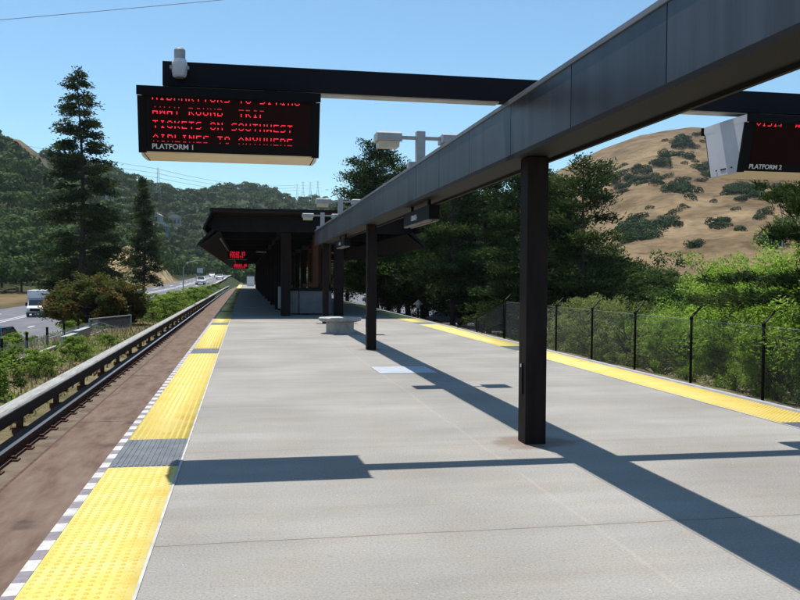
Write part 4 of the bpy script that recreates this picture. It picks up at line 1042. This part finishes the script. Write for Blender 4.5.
# trees and shrubs on the dry hill: world positions in clumps
HILL = [('dark oak in the long clump low on the left flank of the dry hill', [(179.7, 377.4, 7.7), (177.1, 385.2, 6.8), (175.1, 357.4, 6.7), (174.4, 364.4, 7.6), (177.7, 356.1, 6.2), (187.9, 384.5, 7.5), (183.1, 375.8, 7.5), (182.6, 362.6, 5.9), (177.5, 354.0, 6.4), (180.1, 363.9, 6.9), (178.1, 382.6, 8.1), (177.5, 389.5, 7.0), (187.1, 382.7, 6.1), (192.4, 409.0, 7.5), (186.3, 374.2, 7.8), (176.3, 383.4, 8.6), (183.6, 410.9, 7.7), (180.9, 361.2, 8.9), (179.8, 377.4, 6.5), (179.5, 348.5, 9.4), (186.6, 380.7, 8.6), (178.1, 362.6, 7.6), (179.0, 375.5, 9.4), (176.4, 385.6, 6.8), (175.8, 366.0, 8.8), (185.0, 385.9, 5.6), (184.7, 379.4, 7.8), (187.5, 366.9, 7.1), (178.2, 389.1, 6.9), (185.4, 414.4, 6.0), (179.6, 375.2, 8.5), (182.7, 387.0, 7.2), (189.1, 408.4, 6.2), (189.4, 374.9, 6.0), (189.6, 377.0, 8.7), (179.6, 386.3, 9.2), (181.6, 392.0, 6.6), (187.5, 373.6, 7.7), (188.2, 413.1, 8.0), (175.4, 355.0, 7.5), (180.5, 399.1, 6.5), (178.4, 366.9, 6.6), (188.3, 368.7, 6.7), (178.3, 367.0, 6.6)]), ('dark oak in the left tip of the long clump on the dry hill', [(170.4, 366.3, 7.4), (172.8, 387.2, 9.5), (172.3, 365.4, 8.1), (164.0, 347.2, 6.4), (175.3, 379.5, 8.7), (172.3, 365.4, 8.3), (172.2, 369.9, 6.9), (173.6, 378.1, 5.8), (172.2, 363.2, 8.2), (162.9, 347.7, 7.2)]), ('dark oak in the middle clump of the dry hill', [(203.5, 387.9, 8.0), (217.2, 389.5, 6.3), (197.0, 380.0, 7.5), (203.5, 383.3, 6.2), (195.0, 381.0, 8.6), (216.0, 399.3, 9.3), (198.5, 376.9, 8.5), (216.8, 394.3, 8.9), (195.1, 380.9, 5.5), (218.2, 384.4, 5.9), (205.5, 389.1, 6.3), (194.8, 378.9, 7.8), (219.0, 390.8, 7.5), (200.0, 382.9, 5.5), (196.5, 380.2, 9.0), (212.7, 405.6, 9.2), (220.1, 390.2, 6.0), (200.1, 378.3, 9.0), (215.4, 397.4, 7.8), (219.7, 401.8, 6.3), (215.6, 404.1, 5.7), (210.2, 379.7, 6.4), (218.9, 393.2, 8.4), (214.6, 397.8, 6.4), (202.9, 388.2, 9.2), (204.5, 389.6, 8.9)]), ('dark oak in the clump half hidden by the white sign end', [(214.0, 370.7, 8.6), (214.1, 372.9, 8.3), (219.4, 372.2, 8.7), (219.4, 376.8, 8.9), (214.8, 372.5, 7.6), (213.8, 368.5, 5.8), (212.1, 362.5, 8.1), (217.3, 366.4, 5.9), (211.8, 360.3, 9.0), (220.7, 371.4, 7.4), (218.0, 368.3, 6.2), (212.9, 373.6, 8.8)]), ('scrubby oak in the thin patch near the top of the dry hill', [(222.4, 409.5, 9.5), (293.2, 514.3, 8.4), (298.2, 513.7, 8.9), (231.9, 420.3, 8.0), (227.3, 413.7, 9.1), (291.5, 512.9, 7.4), (226.4, 418.7, 7.1), (230.6, 416.4, 9.1), (237.1, 410.4, 5.9), (230.3, 405.1, 7.0), (234.2, 421.3, 6.5), (297.3, 511.9, 6.7), (293.6, 502.5, 7.5), (224.5, 412.9, 9.3), (285.8, 520.7, 5.7), (227.1, 406.9, 7.7), (231.2, 416.1, 6.5), (229.8, 412.3, 6.9), (231.6, 413.6, 5.9), (229.0, 417.3, 9.2), (229.9, 407.7, 7.2), (227.4, 411.3, 6.3), (229.2, 412.6, 8.3), (239.6, 438.8, 9.0), (222.7, 413.9, 7.6), (222.4, 409.5, 8.9), (297.1, 516.7, 5.5), (221.4, 421.4, 6.0), (228.2, 408.6, 8.2), (226.0, 412.1, 8.6)]), ('', []), ('dark oak in the clump below the middle clump', [(184.2, 330.1, 7.2), (189.7, 363.5, 5.9), (197.0, 355.0, 7.0), (180.2, 334.6, 6.7), (193.2, 363.9, 6.8), (161.3, 299.3, 9.4), (180.8, 332.0, 8.3), (180.8, 332.0, 8.7), (159.3, 300.4, 7.8), (177.4, 331.5, 6.7), (182.1, 338.1, 5.9), (177.0, 334.0, 7.8), (177.9, 342.6, 6.7), (176.6, 343.2, 8.8), (177.5, 345.0, 5.6), (161.6, 294.6, 7.0), (173.9, 328.9, 7.0), (186.8, 340.1, 8.8), (188.4, 364.2, 7.4), (187.2, 337.6, 5.6)]), ('dark oak in the small clump left of the lower dry slope', [(184.1, 330.1, 5.9), (166.1, 292.1, 8.5), (159.5, 284.3, 8.1), (160.9, 295.0, 7.7), (162.3, 291.9, 7.7), (183.3, 328.3, 8.2), (162.6, 294.1, 7.7)]), ('single oak in the gap under the middle clump', [(197.4, 345.6, 5.7), (200.5, 346.1, 5.1), (205.9, 354.5, 5.6)]), ('dark oak in the band right below the platform 2 sign', [(178.7, 275.1, 7.0), (202.0, 307.6, 8.9), (210.6, 337.7, 5.5), (216.8, 326.6, 6.1), (182.8, 279.6, 7.8), (180.3, 290.6, 9.2), (198.8, 323.8, 7.8), (177.7, 273.3, 9.5), (174.0, 282.7, 8.0), (178.3, 275.3, 8.1), (200.6, 322.8, 7.9), (213.8, 338.1, 5.9), (202.8, 309.5, 8.3), (177.8, 280.4, 8.2), (174.9, 279.8, 6.6), (177.5, 275.8, 8.9), (224.6, 338.2, 7.2), (198.5, 309.9, 8.5), (174.1, 282.7, 6.3), (198.8, 309.7, 8.9), (176.9, 281.0, 6.7), (213.1, 336.1, 6.4)]), ('dark oak in the band under the right part of the platform 2 sign', [(186.5, 269.8, 8.1), (196.4, 275.1, 6.1), (190.8, 276.6, 7.5), (234.1, 331.7, 7.4), (193.7, 274.5, 6.7), (187.5, 274.0, 9.3), (190.5, 276.8, 7.5), (228.6, 335.5, 8.5), (216.0, 315.1, 6.9), (187.6, 276.3, 7.2), (192.0, 275.7, 8.8), (191.4, 273.7, 8.0), (218.8, 310.7, 6.2), (219.2, 312.8, 6.6), (191.7, 273.5, 6.4), (184.3, 271.4, 8.0)]), ('grey green tree in the dense grove at the foot of the dry hill', [(118.7, 251.4, 6.7), (112.8, 234.2, 6.5), (137.5, 277.8, 8.1), (123.3, 249.2, 8.5), (122.6, 242.8, 9.5), (129.0, 248.5, 7.8), (119.4, 251.0, 6.9), (128.7, 248.7, 9.5), (114.7, 235.5, 8.2), (116.4, 243.6, 6.3), (119.6, 244.3, 8.1), (116.9, 241.2, 7.0), (125.1, 241.5, 8.4), (113.8, 236.0, 8.2), (126.7, 247.5, 5.9), (121.9, 238.7, 7.8), (116.7, 234.6, 7.6), (125.6, 252.5, 6.0), (121.1, 250.2, 9.5), (116.4, 232.5, 7.3), (125.9, 254.6, 6.8), (122.1, 252.0, 8.1), (129.1, 275.2, 7.3), (117.8, 240.7, 6.4), (130.1, 252.4, 6.9), (121.3, 250.1, 7.9), (132.3, 269.2, 7.3), (132.6, 273.5, 7.7), (115.7, 230.6, 5.9), (121.0, 252.5, 5.9), (132.5, 264.7, 7.4), (131.2, 272.0, 7.4), (128.8, 270.9, 7.0), (114.0, 231.4, 7.5), (135.8, 278.7, 6.6), (119.7, 255.3, 9.0), (126.2, 249.9, 6.9), (121.5, 236.6, 8.0)]), ('round oak in the small group right of the grove', [(147.1, 275.1, 6.5), (135.3, 254.3, 7.6), (149.5, 276.1, 6.6), (134.3, 247.9, 7.2), (134.2, 248.0, 6.0), (139.3, 258.9, 6.3), (139.0, 261.3, 5.8), (138.6, 263.8, 5.5), (132.8, 246.5, 8.0)]), ('bush in the bottom edge of the grove', [(113.8, 240.4, 4.5), (112.1, 239.0, 6.3), (111.1, 235.0, 6.0), (110.9, 232.9, 5.2), (112.5, 243.2, 6.2)]), ('small bush in the pair on the open dry slope', [(146.7, 245.5, 9.2), (147.4, 240.4, 6.0), (150.1, 245.8, 6.7), (149.1, 246.4, 6.4), (144.6, 242.1, 6.4), (148.9, 244.2, 9.3), (144.3, 240.0, 8.7)]), ('small bush in the lone spot right of the pair', [(138.1, 217.9, 5.2), (146.6, 231.5, 5.1)]), ('tiny bush in the bare slope under the clumps', [(165.5, 278.5, 4.3)]), ('small bush in the spot below the platform 2 sign', [(174.0, 273.3, 4.9), (173.3, 273.8, 6.4), (173.4, 273.7, 6.4)]), ('grey green tree in the group beside the right pine branches', [(162.2, 245.2, 6.5), (157.6, 238.6, 5.1), (158.7, 240.3, 6.3), (164.3, 243.8, 4.9), (167.3, 249.0, 5.4)]), ('dark tree in the patch behind the right pine branches', [(163.2, 232.5, 8.2), (161.7, 231.0, 7.9), (159.1, 225.6, 6.5), (159.1, 228.0, 8.3), (158.0, 226.3, 6.7), (161.6, 226.2, 6.4)]), ('dark tree in the valley edge above the bright bushes', [(118.2, 208.9, 5.7), (118.9, 208.5, 6.2), (120.2, 210.0, 5.9), (118.5, 208.7, 4.2)]), ('dark tree in the valley edge at the right', [(134.6, 198.7, 8.3), (136.6, 202.2, 5.7), (134.7, 196.2, 9.1), (133.6, 199.4, 7.3), (135.2, 200.7, 8.4), (135.4, 203.0, 8.7)]), ('scrub oak in the top right of the dry hill beside the sign', [(300.3, 491.5, 4.2), (242.0, 400.6, 5.9), (243.5, 399.7, 5.4), (243.2, 399.8, 4.7)]), ('scrub oak in the top of the dry hill left of the sign', [(232.9, 392.0, 5.4), (233.1, 394.2, 4.0)]), ('tiny bush in the slope above the grove', [(145.4, 287.3, 4.8)]), ('tiny bush in the slope between grove and middle clump', [(154.0, 278.2, 6.3)]), ('tiny bush in the slope beneath the sign end', [(163.5, 261.0, 4.9)]), ('dark oak in the patch behind the branching pine', [(166.3, 381.3, 6.8), (161.0, 385.8, 6.2), (166.3, 398.7, 7.0), (169.5, 393.0, 6.1), (164.6, 386.4, 6.5), (163.7, 380.3, 6.1)]), ('dark oak in the lower patch behind the branching pine', [(138.0, 315.1, 5.2), (139.8, 318.7, 5.4), (144.7, 334.0, 4.1), (137.7, 308.7, 4.3), (139.2, 312.4, 4.9)])]
proto = [small_tree('hill_oak', 0, 0, 8, np.random.RandomState(s), 'x', 'tree', 'oaks on the dry hill', 'scrub', .35+.12*s) for s in range(4)]
rng = np.random.RandomState(8)
first = True
for i, (lab, pts_) in enumerate(HILL):
    for j, (x, y, h) in enumerate(pts_):
        src = proto[rng.randint(4)]
        c = src if not src.get('used') else copy_tree(src)
        if not src.get('used'): src['used'] = 1
        c.location = (x, y, T(x, y)-h*.17); c.rotation_euler = (0, 0, rng.uniform(0, 6)); s = h/8*.49; c.scale = (s*rng.uniform(.9, 1.25), s*rng.uniform(.9, 1.25), s)
        c['label'] = lab; c['group'] = 'trees in the ' + lab.split(' in the ')[-1] if ' in the ' in lab else 'oaks on the dry hill'
for o in list(bpy.data.objects):
    if o.get('used') is not None: del o['used']

# ------------------------------------------------------------------ houses on the left hill, pylons and wires
def house(x, y, w, d, h, wall, label, rz=0):
    z = T(x, y); w *= .7; h *= .62
    t = thing('hill_house', label, 'house', (x, y, z), rz)
    MB().box(-w/2, w/2, -d/2, d/2, -2, h).build('wall', wall, t)
    MB().prism([(-w/2-.6, h+.01), (w/2+.6, h+.01), (w*.22, h+2.0), (-w*.22, h+2.0)], 'y', -d/2-.6, d/2+.6).build('roof', 'house_roof', t)
    for k in range(3):
        xx = (-.3+.3*k)*w
        f = MB().box(xx-.7, xx+.7, -d/2-.06, -d/2-.01, h*.35, h*.8).build('window', 'window', t)
house(-62.6, 396, 13, 8, 7.5, 'house_wall', 'pale roofed house among the trees high on the left hill', .2)
house(-56, 534, 17, 9, 8.5, 'house_wall', 'wide pale house near the ridge above the slim conifer', -.1)
house(-48.2, 500, 13, 8, 9, 'house_blue', 'blue house among the trees just below the ridge houses', .3)
house(-46.5, 585, 12, 8, 9.5, 'house_wall', 'small pale house right of the others near the ridge', .1)
house(56, 736, 16, 10, 12.5, 'house_wall', 'pale house on the ridge above the station canopy', 0)
def pylon(x, y, h, label, group):
    z = T(x, y); t = thing('power_pylon', label, 'pylon', (x, y, z), 0, group)
    m = MB(); b = h*.11
    for sx in (-1, 1):
        for sy in (-1, 1): m.tube([(sx*b, sy*b, 0), (sx*b*.25, sy*b*.25, h*.6), (sx*.3, sy*.3, h)], h*.004, 4)
    for k in range(6):
        z0, z1 = h*.1*k, h*.1*(k+1); f0, f1 = b*(1-.75*z0/(h*.6)), b*(1-.75*z1/(h*.6))
        m.tube([(-f0, -f0, z0), (f1, -f1, z1)], h*.003, 3); m.tube([(f0, -f0, z0), (-f1, -f1, z1)], h*.003, 3)
    m.build('lattice_tower', 'galv', t)
    for k, w in ((.72, .17), (.84, .14), (.96, .10)):
        MB().tube([(-h*w, 0, h*k), (h*w, 0, h*k)], h*.005, 4).build('crossarm', 'galv', t)
pyl = [(-61, 625, 26, 'lattice power pylon on the left ridge below the platform 1 sign'), (53, 880, 22, 'lattice power pylon above the canopy, leftmost of the distant four'), (66, 985, 28, 'lattice power pylon above the canopy, second of the distant four'), (75, 990, 27, 'lattice power pylon above the canopy, third of the distant four'), (84, 995, 27, 'lattice power pylon above the canopy, rightmost of the distant four')]
for x, y, h, lab in pyl: pylon(x, y, h, lab, 'pylons on the ridge')
def wire(a, b, sag, r, label, group='power lines'):
    a = Vector(a); b = Vector(b); pts = []
    for k in range(25):
        f = k/24; p = a.lerp(b, f); p.z -= sag*4*f*(1-f); pts.append(p)
    tag(MB().tube(pts, r, 4).build('power_line', 'wire'), label, 'cable', group)
wire((-26, 50.8, 14), (12, 32.3, 14), .1, .014, 'thin dark wire crossing the sky at the upper left corner', None)
for k, (dz, w) in enumerate(((.96, .1), (.84, .14), (.72, .17))):
    za = T(-61, 625)+26*dz
    wire((-380, 520, za+64-4*k), (-61, 625, za), 9, .10, 'faint power line from the left edge to the ridge pylon, %s' % ('top', 'middle', 'lowest')[k])
    zb = T(53, 880)+22*dz
    wire((-61, 625, za), (53, 880, zb), 5, .10, 'faint power line between the ridge pylon and the distant pylons, %s' % ('top', 'middle', 'lowest')[k])

# ------------------------------------------------------------------ vehicles
def wheel_meshes(r, w):
    t = MB(); t.tube([(-w/2, 0, 0), (w/2, 0, 0)], r, 18)
    h = MB(); h.tube([(-w/2-.012, 0, 0), (w/2+.012, 0, 0)], r*.6, 14)
    return t, h
def car(label, loc, rz, paint, kind='sedan', group=None):
    """front faces -y"""
    t = thing('parked_car' if group and 'park' in group else 'car', label, 'car', loc, rz, group)
    L_, Wd = (4.5, 1.8)
    if kind == 'sedan': body = [(-2.25, .35), (-2.25, .62), (-2.1, .74), (-1.1, .92), (1.45, .95), (2.15, .90), (2.25, .7), (2.25, .35)]; gl = [(-1.15, .92), (-.45, 1.38), (.75, 1.42), (1.55, .95)]
    else: body = [(-2.25, .4), (-2.25, .78), (-2.1, .95), (-1.25, 1.08), (2.2, 1.10), (2.25, .8), (2.25, .4)]; gl = [(-1.3, 1.08), (-.6, 1.68), (1.9, 1.72), (2.2, 1.10)]
    MB().prism([(a, b) for a, b in body], 'x', -Wd/2, Wd/2).build('body', 'car_'+paint, t, bevel=.07)
    yb0, yb1 = gl[0][0], gl[3][0]; zb = gl[0][1]; zt = gl[1][1]
    m = MB(); w0, w1 = Wd/2-.06, Wd/2-.22
    V = [(-w0, gl[0][0], gl[0][1]-.02), (w0, gl[0][0], gl[0][1]-.02), (w0, gl[3][0], gl[3][1]-.02), (-w0, gl[3][0], gl[3][1]-.02), (-w1, gl[1][0], gl[1][1]), (w1, gl[1][0], gl[1][1]), (w1, gl[2][0], gl[2][1]), (-w1, gl[2][0], gl[2][1])]
    m.add(V, [(0, 1, 5, 4), (1, 2, 6, 5), (2, 3, 7, 6), (3, 0, 4, 7)]); m.build('windows', 'glass', t)
    MB().box(-w1-.01, w1+.01, gl[1][0]-.02, gl[2][0]+.02, zt-.005, zt+.05).build('roof', 'car_'+paint, t, bevel=.03)
    pl = MB()
    for sx in (-1, 1):
        for (p, q) in ((V[0], V[4]), (V[3], V[7])): pl.tube([(sx*abs(p[0]), p[1], p[2]), (sx*abs(q[0]), q[1], q[2])], .04, 5)
        ym = (gl[1][0]+gl[2][0])/2; pl.tube([(sx*w0, ym, zb), (sx*w1, ym, zt)], .04, 5)
    pl.build('pillars', 'car_'+paint, t)
    for x in (-Wd/2+.1, Wd/2-.1):
        for y in (-1.4, 1.4):
            a, b = wheel_meshes(.33, .22); w = a.build('wheel', 'tyre', t); w.location = (x, y, .33); b.build('rim', 'rim', w)
    for x in (-.62, .62):
        MB().box(x-.2, x+.2, -2.275, -2.235, .58 if kind == 'sedan' else .7, .70 if kind == 'sedan' else .86).build('headlight', 'headlight', t)
        MB().box(x-.18, x+.18, 2.23, 2.27, .68, .84).build('tail_light', 'red_lens', t)
    return t
def rdz(y): return float(road_c(y)[1])+.01
car('dark teal sport utility vehicle on the freeway at the left edge of the picture', (-18.9, 71, rdz(71)), math.pi*.97, 'teal', 'suv')
car('white car on the freeway, larger of the distant two left of the canopy', (-9.5, 188, rdz(188)+.05), .15, 'white', 'suv')
car('white car farthest along the freeway left of the canopy', (-11.2, 300, rdz(300)), 0, 'white')
car('silver car half hidden by the bushes at the far freeway edge', (-7.0, 245, rdz(245)), 0, 'silver')
def truck(label, loc, rz):
    t = thing('box_truck', label, 'truck', loc, rz)
    MB().box(-1.2, 1.2, .3, 5.6, .95, 3.45).build('cargo_box', 'white', t, bevel=.05)
    MB().prism([(-1.7, .55), (-1.75, 1.15), (-1.55, 1.35), (-.7, 1.45), (-.25, 2.25), (.28, 2.35), (.28, .55)], 'x', -1.02, 1.02).build('cab', 'white', t, bevel=.05)
    MB().prism([(-.73, 1.47), (-.30, 2.2), (-.27, 2.2), (-.70, 1.45)], 'x', -.9, .9).build('windscreen', 'glass', t).location = (0, -.03, .0)
    MB().box(-1.03, 1.03, -.35, .15, 1.5, 2.1).build('side_window', 'glass', t)
    MB().box(-.6, .6, -1.79, -1.74, .75, 1.12).build('grille', 'black', t)
    MB().box(-1.05, 1.05, -1.9, -1.72, .42, .6).build('bumper', 'car_dark', t)
    MB().box(-1.1, 1.1, -.2, .28, 2.4, 2.5).build('wind_deflector', 'white', t)
    for x in (-.8, .8): MB().box(x-.16, x+.16, -1.79, -1.73, .85, 1.08).build('headlight', 'headlight', t)
    for x in (-1.08, 1.08): MB().box(x-.12+(.12 if x > 0 else -.12), x+.12+(.12 if x > 0 else -.12), -.5, -.42, 1.4, 1.85).build('mirror', 'black', t)
    for x in (-.95, .95):
        for y in (-1.0, 3.9): a, b = wheel_meshes(.45, .28); w = a.build('wheel', 'tyre', t); w.location = (x, y, .45); b.build('rim', 'rim', w)
    MB().box(-.4, .4, -.2, 5.5, .6, .94).build('chassis', 'black', t)
truck('white box truck coming along the freeway behind the red leaved bush', (-27.0, 118, rdz(118)), .1)
lot = [(24.0, 80, 'teal', 'sedan', 'teal parked car glimpsed low between the pine trunks'), (27.0, 84, 'white', 'suv', 'white parked car glimpsed between the pine trunks'), (19.0, 78, 'silver', 'sedan', 'silver parked car behind the pine trunks nearest the canopy'), (21.5, 98, 'white', 'sedan', 'white parked car farther back in the lot'), (31, 110, 'dark', 'suv', 'dark parked car far back in the lot'),
       (26, 120, 'silver', 'suv', 'silver parked car far back in the lot'), (23, 150, 'dark', 'sedan', 'dark parked car seen just right of the canopy column'), (30, 170, 'white', 'sedan', 'white parked car seen right of the canopy'), (34, 195, 'red', 'sedan', 'red parked car far behind the trees'), (37, 130, 'white', 'suv', 'white parked car behind the oaks')]
for x, y, p, k, lab in lot: car(lab, (x, y, -2.93), random.Random(int(x*7)).uniform(1.2, 1.9), p, k, 'cars parked beyond the pines')
# lamp with a white pyramid top
t = thing('garden_lamp', 'lamp post with a white pyramid top beyond the right track', 'lamp post', (12.6, 61, T(12.6, 61)))
zt = .0-T(12.6, 61)-.35
MB().tube([(0, 0, 0), (0, 0, zt-.25)], .05, 8).build('post', 'black', t)
MB().lathe([(.14, zt-.25), (.20, zt-.02)], 4).build('lantern', 'lens', t)
MB().lathe([(.36, zt), (.36, zt+.03), (.03, zt+.36)], 4).build('pyramid_top', 'white', t)
def street_lamp(x, y, h, L_, label, rz=0):
    t = thing('street_lamp', label, 'street lamp', (x, y, T(x, y)), rz)
    MB().tube([(0, 0, 0), (0, 0, h*.8), (L_*.25, 0, h*.93), (L_, 0, h)], [.11, .08, .06, .05], 8).build('pole', 'galv', t)
    MB().box(L_-.1, L_+.7, -.13, .13, h-.08, h+.06).build('lamp_head', 'lamp_grey', t, bevel=.03)
street_lamp(-10.6, 152, 6.6, 2.2, 'street lamp with a long arm beside the freeway left of the canopy')
street_lamp(71.5, 103, 16.0, -1.8, 'thin grey street lamp at the right edge in front of the dry hill')
t = thing('road_sign', 'small pale road sign beyond the distant freeway cars', 'road sign', (-9.4-7.5, 330, T(-16.9, 330)))
MB().tube([(0, 0, 0), (0, 0, 3.2)], .08, 6).build('post', 'galv', t); MB().box(-1.1, 1.1, -.06, -.02, 1.6, 3.4).build('panel', 'white', t)

# ------------------------------------------------------------------ right chain-link fence
ft = thing('chain_link_fence', 'chain link fence with black posts leaning outward at the top, along the right track', 'fence', (11.75, 0, -1.32))
m = MB(); yA, yB, zT = 8.0, 37.2, 1.86; sp = .066; z0_ = .05; Hh = zT-z0_
k = yA-Hh
while k < yB:
    for sgn in (1, -1):
        y0 = k if sgn > 0 else k+Hh; y1 = k+Hh if sgn > 0 else k
        # clip the wire to the fence length
        a = np.array([y0, z0_]); b = np.array([y1, zT])
        def clipy(p, q):
            for lim, cmp_ in ((yA, -1), (yB, 1)):
                if (p[0]-lim)*cmp_ > 0 and (q[0]-lim)*cmp_ > 0: return None
                if (p[0]-lim)*cmp_ > 0: f = (lim-p[0])/(q[0]-p[0]); p = p+(q-p)*f
                if (q[0]-lim)*cmp_ > 0: f = (lim-q[0])/(p[0]-q[0]); q = q+(p-q)*f
            return p, q
        r_ = clipy(a, b)
        if r_ is not None:
            p, q = r_
            if abs(p[0]-q[0]) > .02: m.tube([(.045+.002*sgn, p[0], p[1]), (.045+.002*sgn, q[0], q[1])], .0015, 3, cap=False)
    k += sp
m.build('wire_mesh', 'fence_wire', ft)
m = MB(); m.tube([(.045, yA, zT), (.045, yB, zT)], .006, 5); m.tube([(.045, yA, .08), (.045, yB, .08)], .006, 5); m.build('tension_wire', 'fence_wire', ft)
p0 = None
for k, y in enumerate((11.2, 14.45, 17.55, 20.75, 24.05, 27.3, 30.7, 34.0, 37.2)):
    if p0 is None:
        p0 = MB().tube([(0, 0, 0), (0, 0, 1.90), (.03, 0, 1.96), (.30, .02, 2.22)], [.036, .036, .032, .024], 10).build('fence_post', 'black', ft, smooth=True); p0.location = (0, y, 0)
        c0 = MB().lathe([(.045, 1.86), (.047, 1.93), (.036, 1.95)], 10).build('post_cap', 'black', p0)
    else:
        c = p0.copy(); COL.objects.link(c); c.parent = ft; c.location = (0, y, 0)
        d = c0.copy(); COL.objects.link(d); d.parent = c
# fence stepping down along a stair at the far end
st = thing('sloping_fence', 'short sloping chain link fence with pale rail at the far end of the right fence', 'fence', (11.8, 37.5, -1.32))
MB().tube([(0, 0, 1.75), (-.9, 6, .2)], .03, 6).build('top_rail', 'black', st); MB().tube([(0, 0, .9), (-.9, 6, -.7)], .02, 6).build('middle_rail', 'black', st)
for f in (0, .5): MB().tube([(-.9*f, 6*f, -.6), (-.9*f, 6*f, 1.75-1.55*f)], .035, 8).build('fence_post', 'black', st)
m = MB()
for k in range(90):
    f = k/90; m.tube([(-.9*f, 6*f, 1.75-1.55*f), (-.9*(f-.12), 6*(f-.12), .1-1.55*f)], .0025, 3, cap=False); m.tube([(-.9*f, 6*f, 1.75-1.55*f), (-.9*(f+.12), 6*(f+.12), .1-1.55*f)], .0025, 3, cap=False)
m.build('wire_mesh', 'fence_wire', st)

# ------------------------------------------------------------------ left fence, cable rail, boxes, gate
lf = thing('post_fence', 'row of black fence posts with a thin grey rail at the left of the track', 'fence', (-8.0, 0, -1.32))
p0 = None
for k in range(9):
    y = 23.5+3.3*k
    if p0 is None: p0 = MB().tube([(0, 0, -.4), (0, 0, .80)], .05, 8).build('fence_post', 'black', lf); p0.location = (0, y, 0)
    else: c = p0.copy(); COL.objects.link(c); c.parent = lf; c.location = (0, y, 0)
MB().tube([(0, 37, .32), (0, 50, .30)], .03, 6).build('rail', 'galv', lf)
m = MB()
for k in range(300):
    y = 23.5+.09*k
    m.tube([(.05, y, -.1), (.05, y+.6, .5)], .002, 3, cap=False); m.tube([(.05, y+.6, -.1), (.05, y, .5)], .002, 3, cap=False)
m.build('wire_mesh', 'fence_wire', lf)
cr = thing('cable_trough', 'pale grey cable trough on short legs running beside the left track', 'cable trough', (-7.45, 0, -1.32))
MB().box(-.07, .07, 18, 36.8, .02, .12).build('trough', 'galv', cr, bevel=.01); MB().box(-.05, .05, 42.5, 52, -.10, .02).build('trough', 'galv', cr)
for k in range(10): MB().box(-.03, .03, 19+1.9*k, 19.08+1.9*k, -.6, .02).build('leg', 'galv', cr)
for i, (y0, y1, z0, z1, lab) in enumerate(((36.9, 39.2, -.3, .36, 'grey electrical box on the left cable trough, nearer of two'), (39.5, 42.4, -.22, .44, 'grey electrical box on the left cable trough, farther of two'))):
    t = thing('electrical_box', lab, 'electrical box', (-7.4, y0, -1.32), 0, 'electrical boxes')
    MB().box(-.12, .12, 0, y1-y0, z0, z1).build('cabinet', 'galv', t, bevel=.02); MB().box(-.135, .135, -.02, y1-y0+.02, z1+.001, z1+.03).build('lid', 'galv', t)
    for yy in (.3, y1-y0-.4): MB().box(-.05, .05, yy, yy+.1, -.7, z0-.001).build('leg', 'galv', t)
g = thing('fence_gate', 'chain link gate with a pale tube frame and diagonal brace left of the track', 'gate', (-6.7, 44, -1.55))
a, b, h = (-.9, 0), (.5, 4.6), 1.0
m = MB(); P = lambda p, z: (p[0], p[1], z)
m.tube([P(a, -.2), P(a, h)], .04, 8); m.tube([P(b, -.2), P(b, h)], .04, 8); m.tube([P(a, h), P(b, h)], .03, 6); m.tube([P(a, .05), P(b, .05)], .03, 6); m.tube([P(a, h), P(b, .05)], .022, 6); m.build('frame', 'galv', g)
m = MB()
for k in range(50):
    f = k/50
    for dq in (-.12, .12):
        f2 = min(1, max(0, f+dq)); m.tube([(a[0]+(b[0]-a[0])*f, a[1]+(b[1]-a[1])*f, .05), (a[0]+(b[0]-a[0])*f2, a[1]+(b[1]-a[1])*f2, h)], .003, 3, cap=False)
m.build('wire_mesh', 'fence_wire', g)

# ------------------------------------------------------------------ haze
HAZE = True
if HAZE:
    hm = bpy.data.materials.new('haze'); hm.use_nodes = True
    N, L = hm.node_tree.nodes, hm.node_tree.links; N.clear()
    pv = N.new('ShaderNodeVolumePrincipled'); pv.inputs['Color'].default_value = (.80, .88, 1, 1); pv.inputs['Density'].default_value = .00009; pv.inputs['Anisotropy'].default_value = .3
    o = N.new('ShaderNodeOutputMaterial'); L.new(pv.outputs[0], o.inputs['Volume'])
    M['haze'] = hm
    zmin = float(min(v.co.z for v in bpy.data.objects['ground'].data.vertices)); zmax = float(max(v.co.z for v in bpy.data.objects['ground'].data.vertices))
    hz = MB().box(-6300, 6300, -6300, 6300, zmin-1, zmax+45).build('haze', 'haze'); hz.visible_shadow = True
    tag(hz, 'thin pale blue summer haze over the hills', 'haze', kind='stuff')
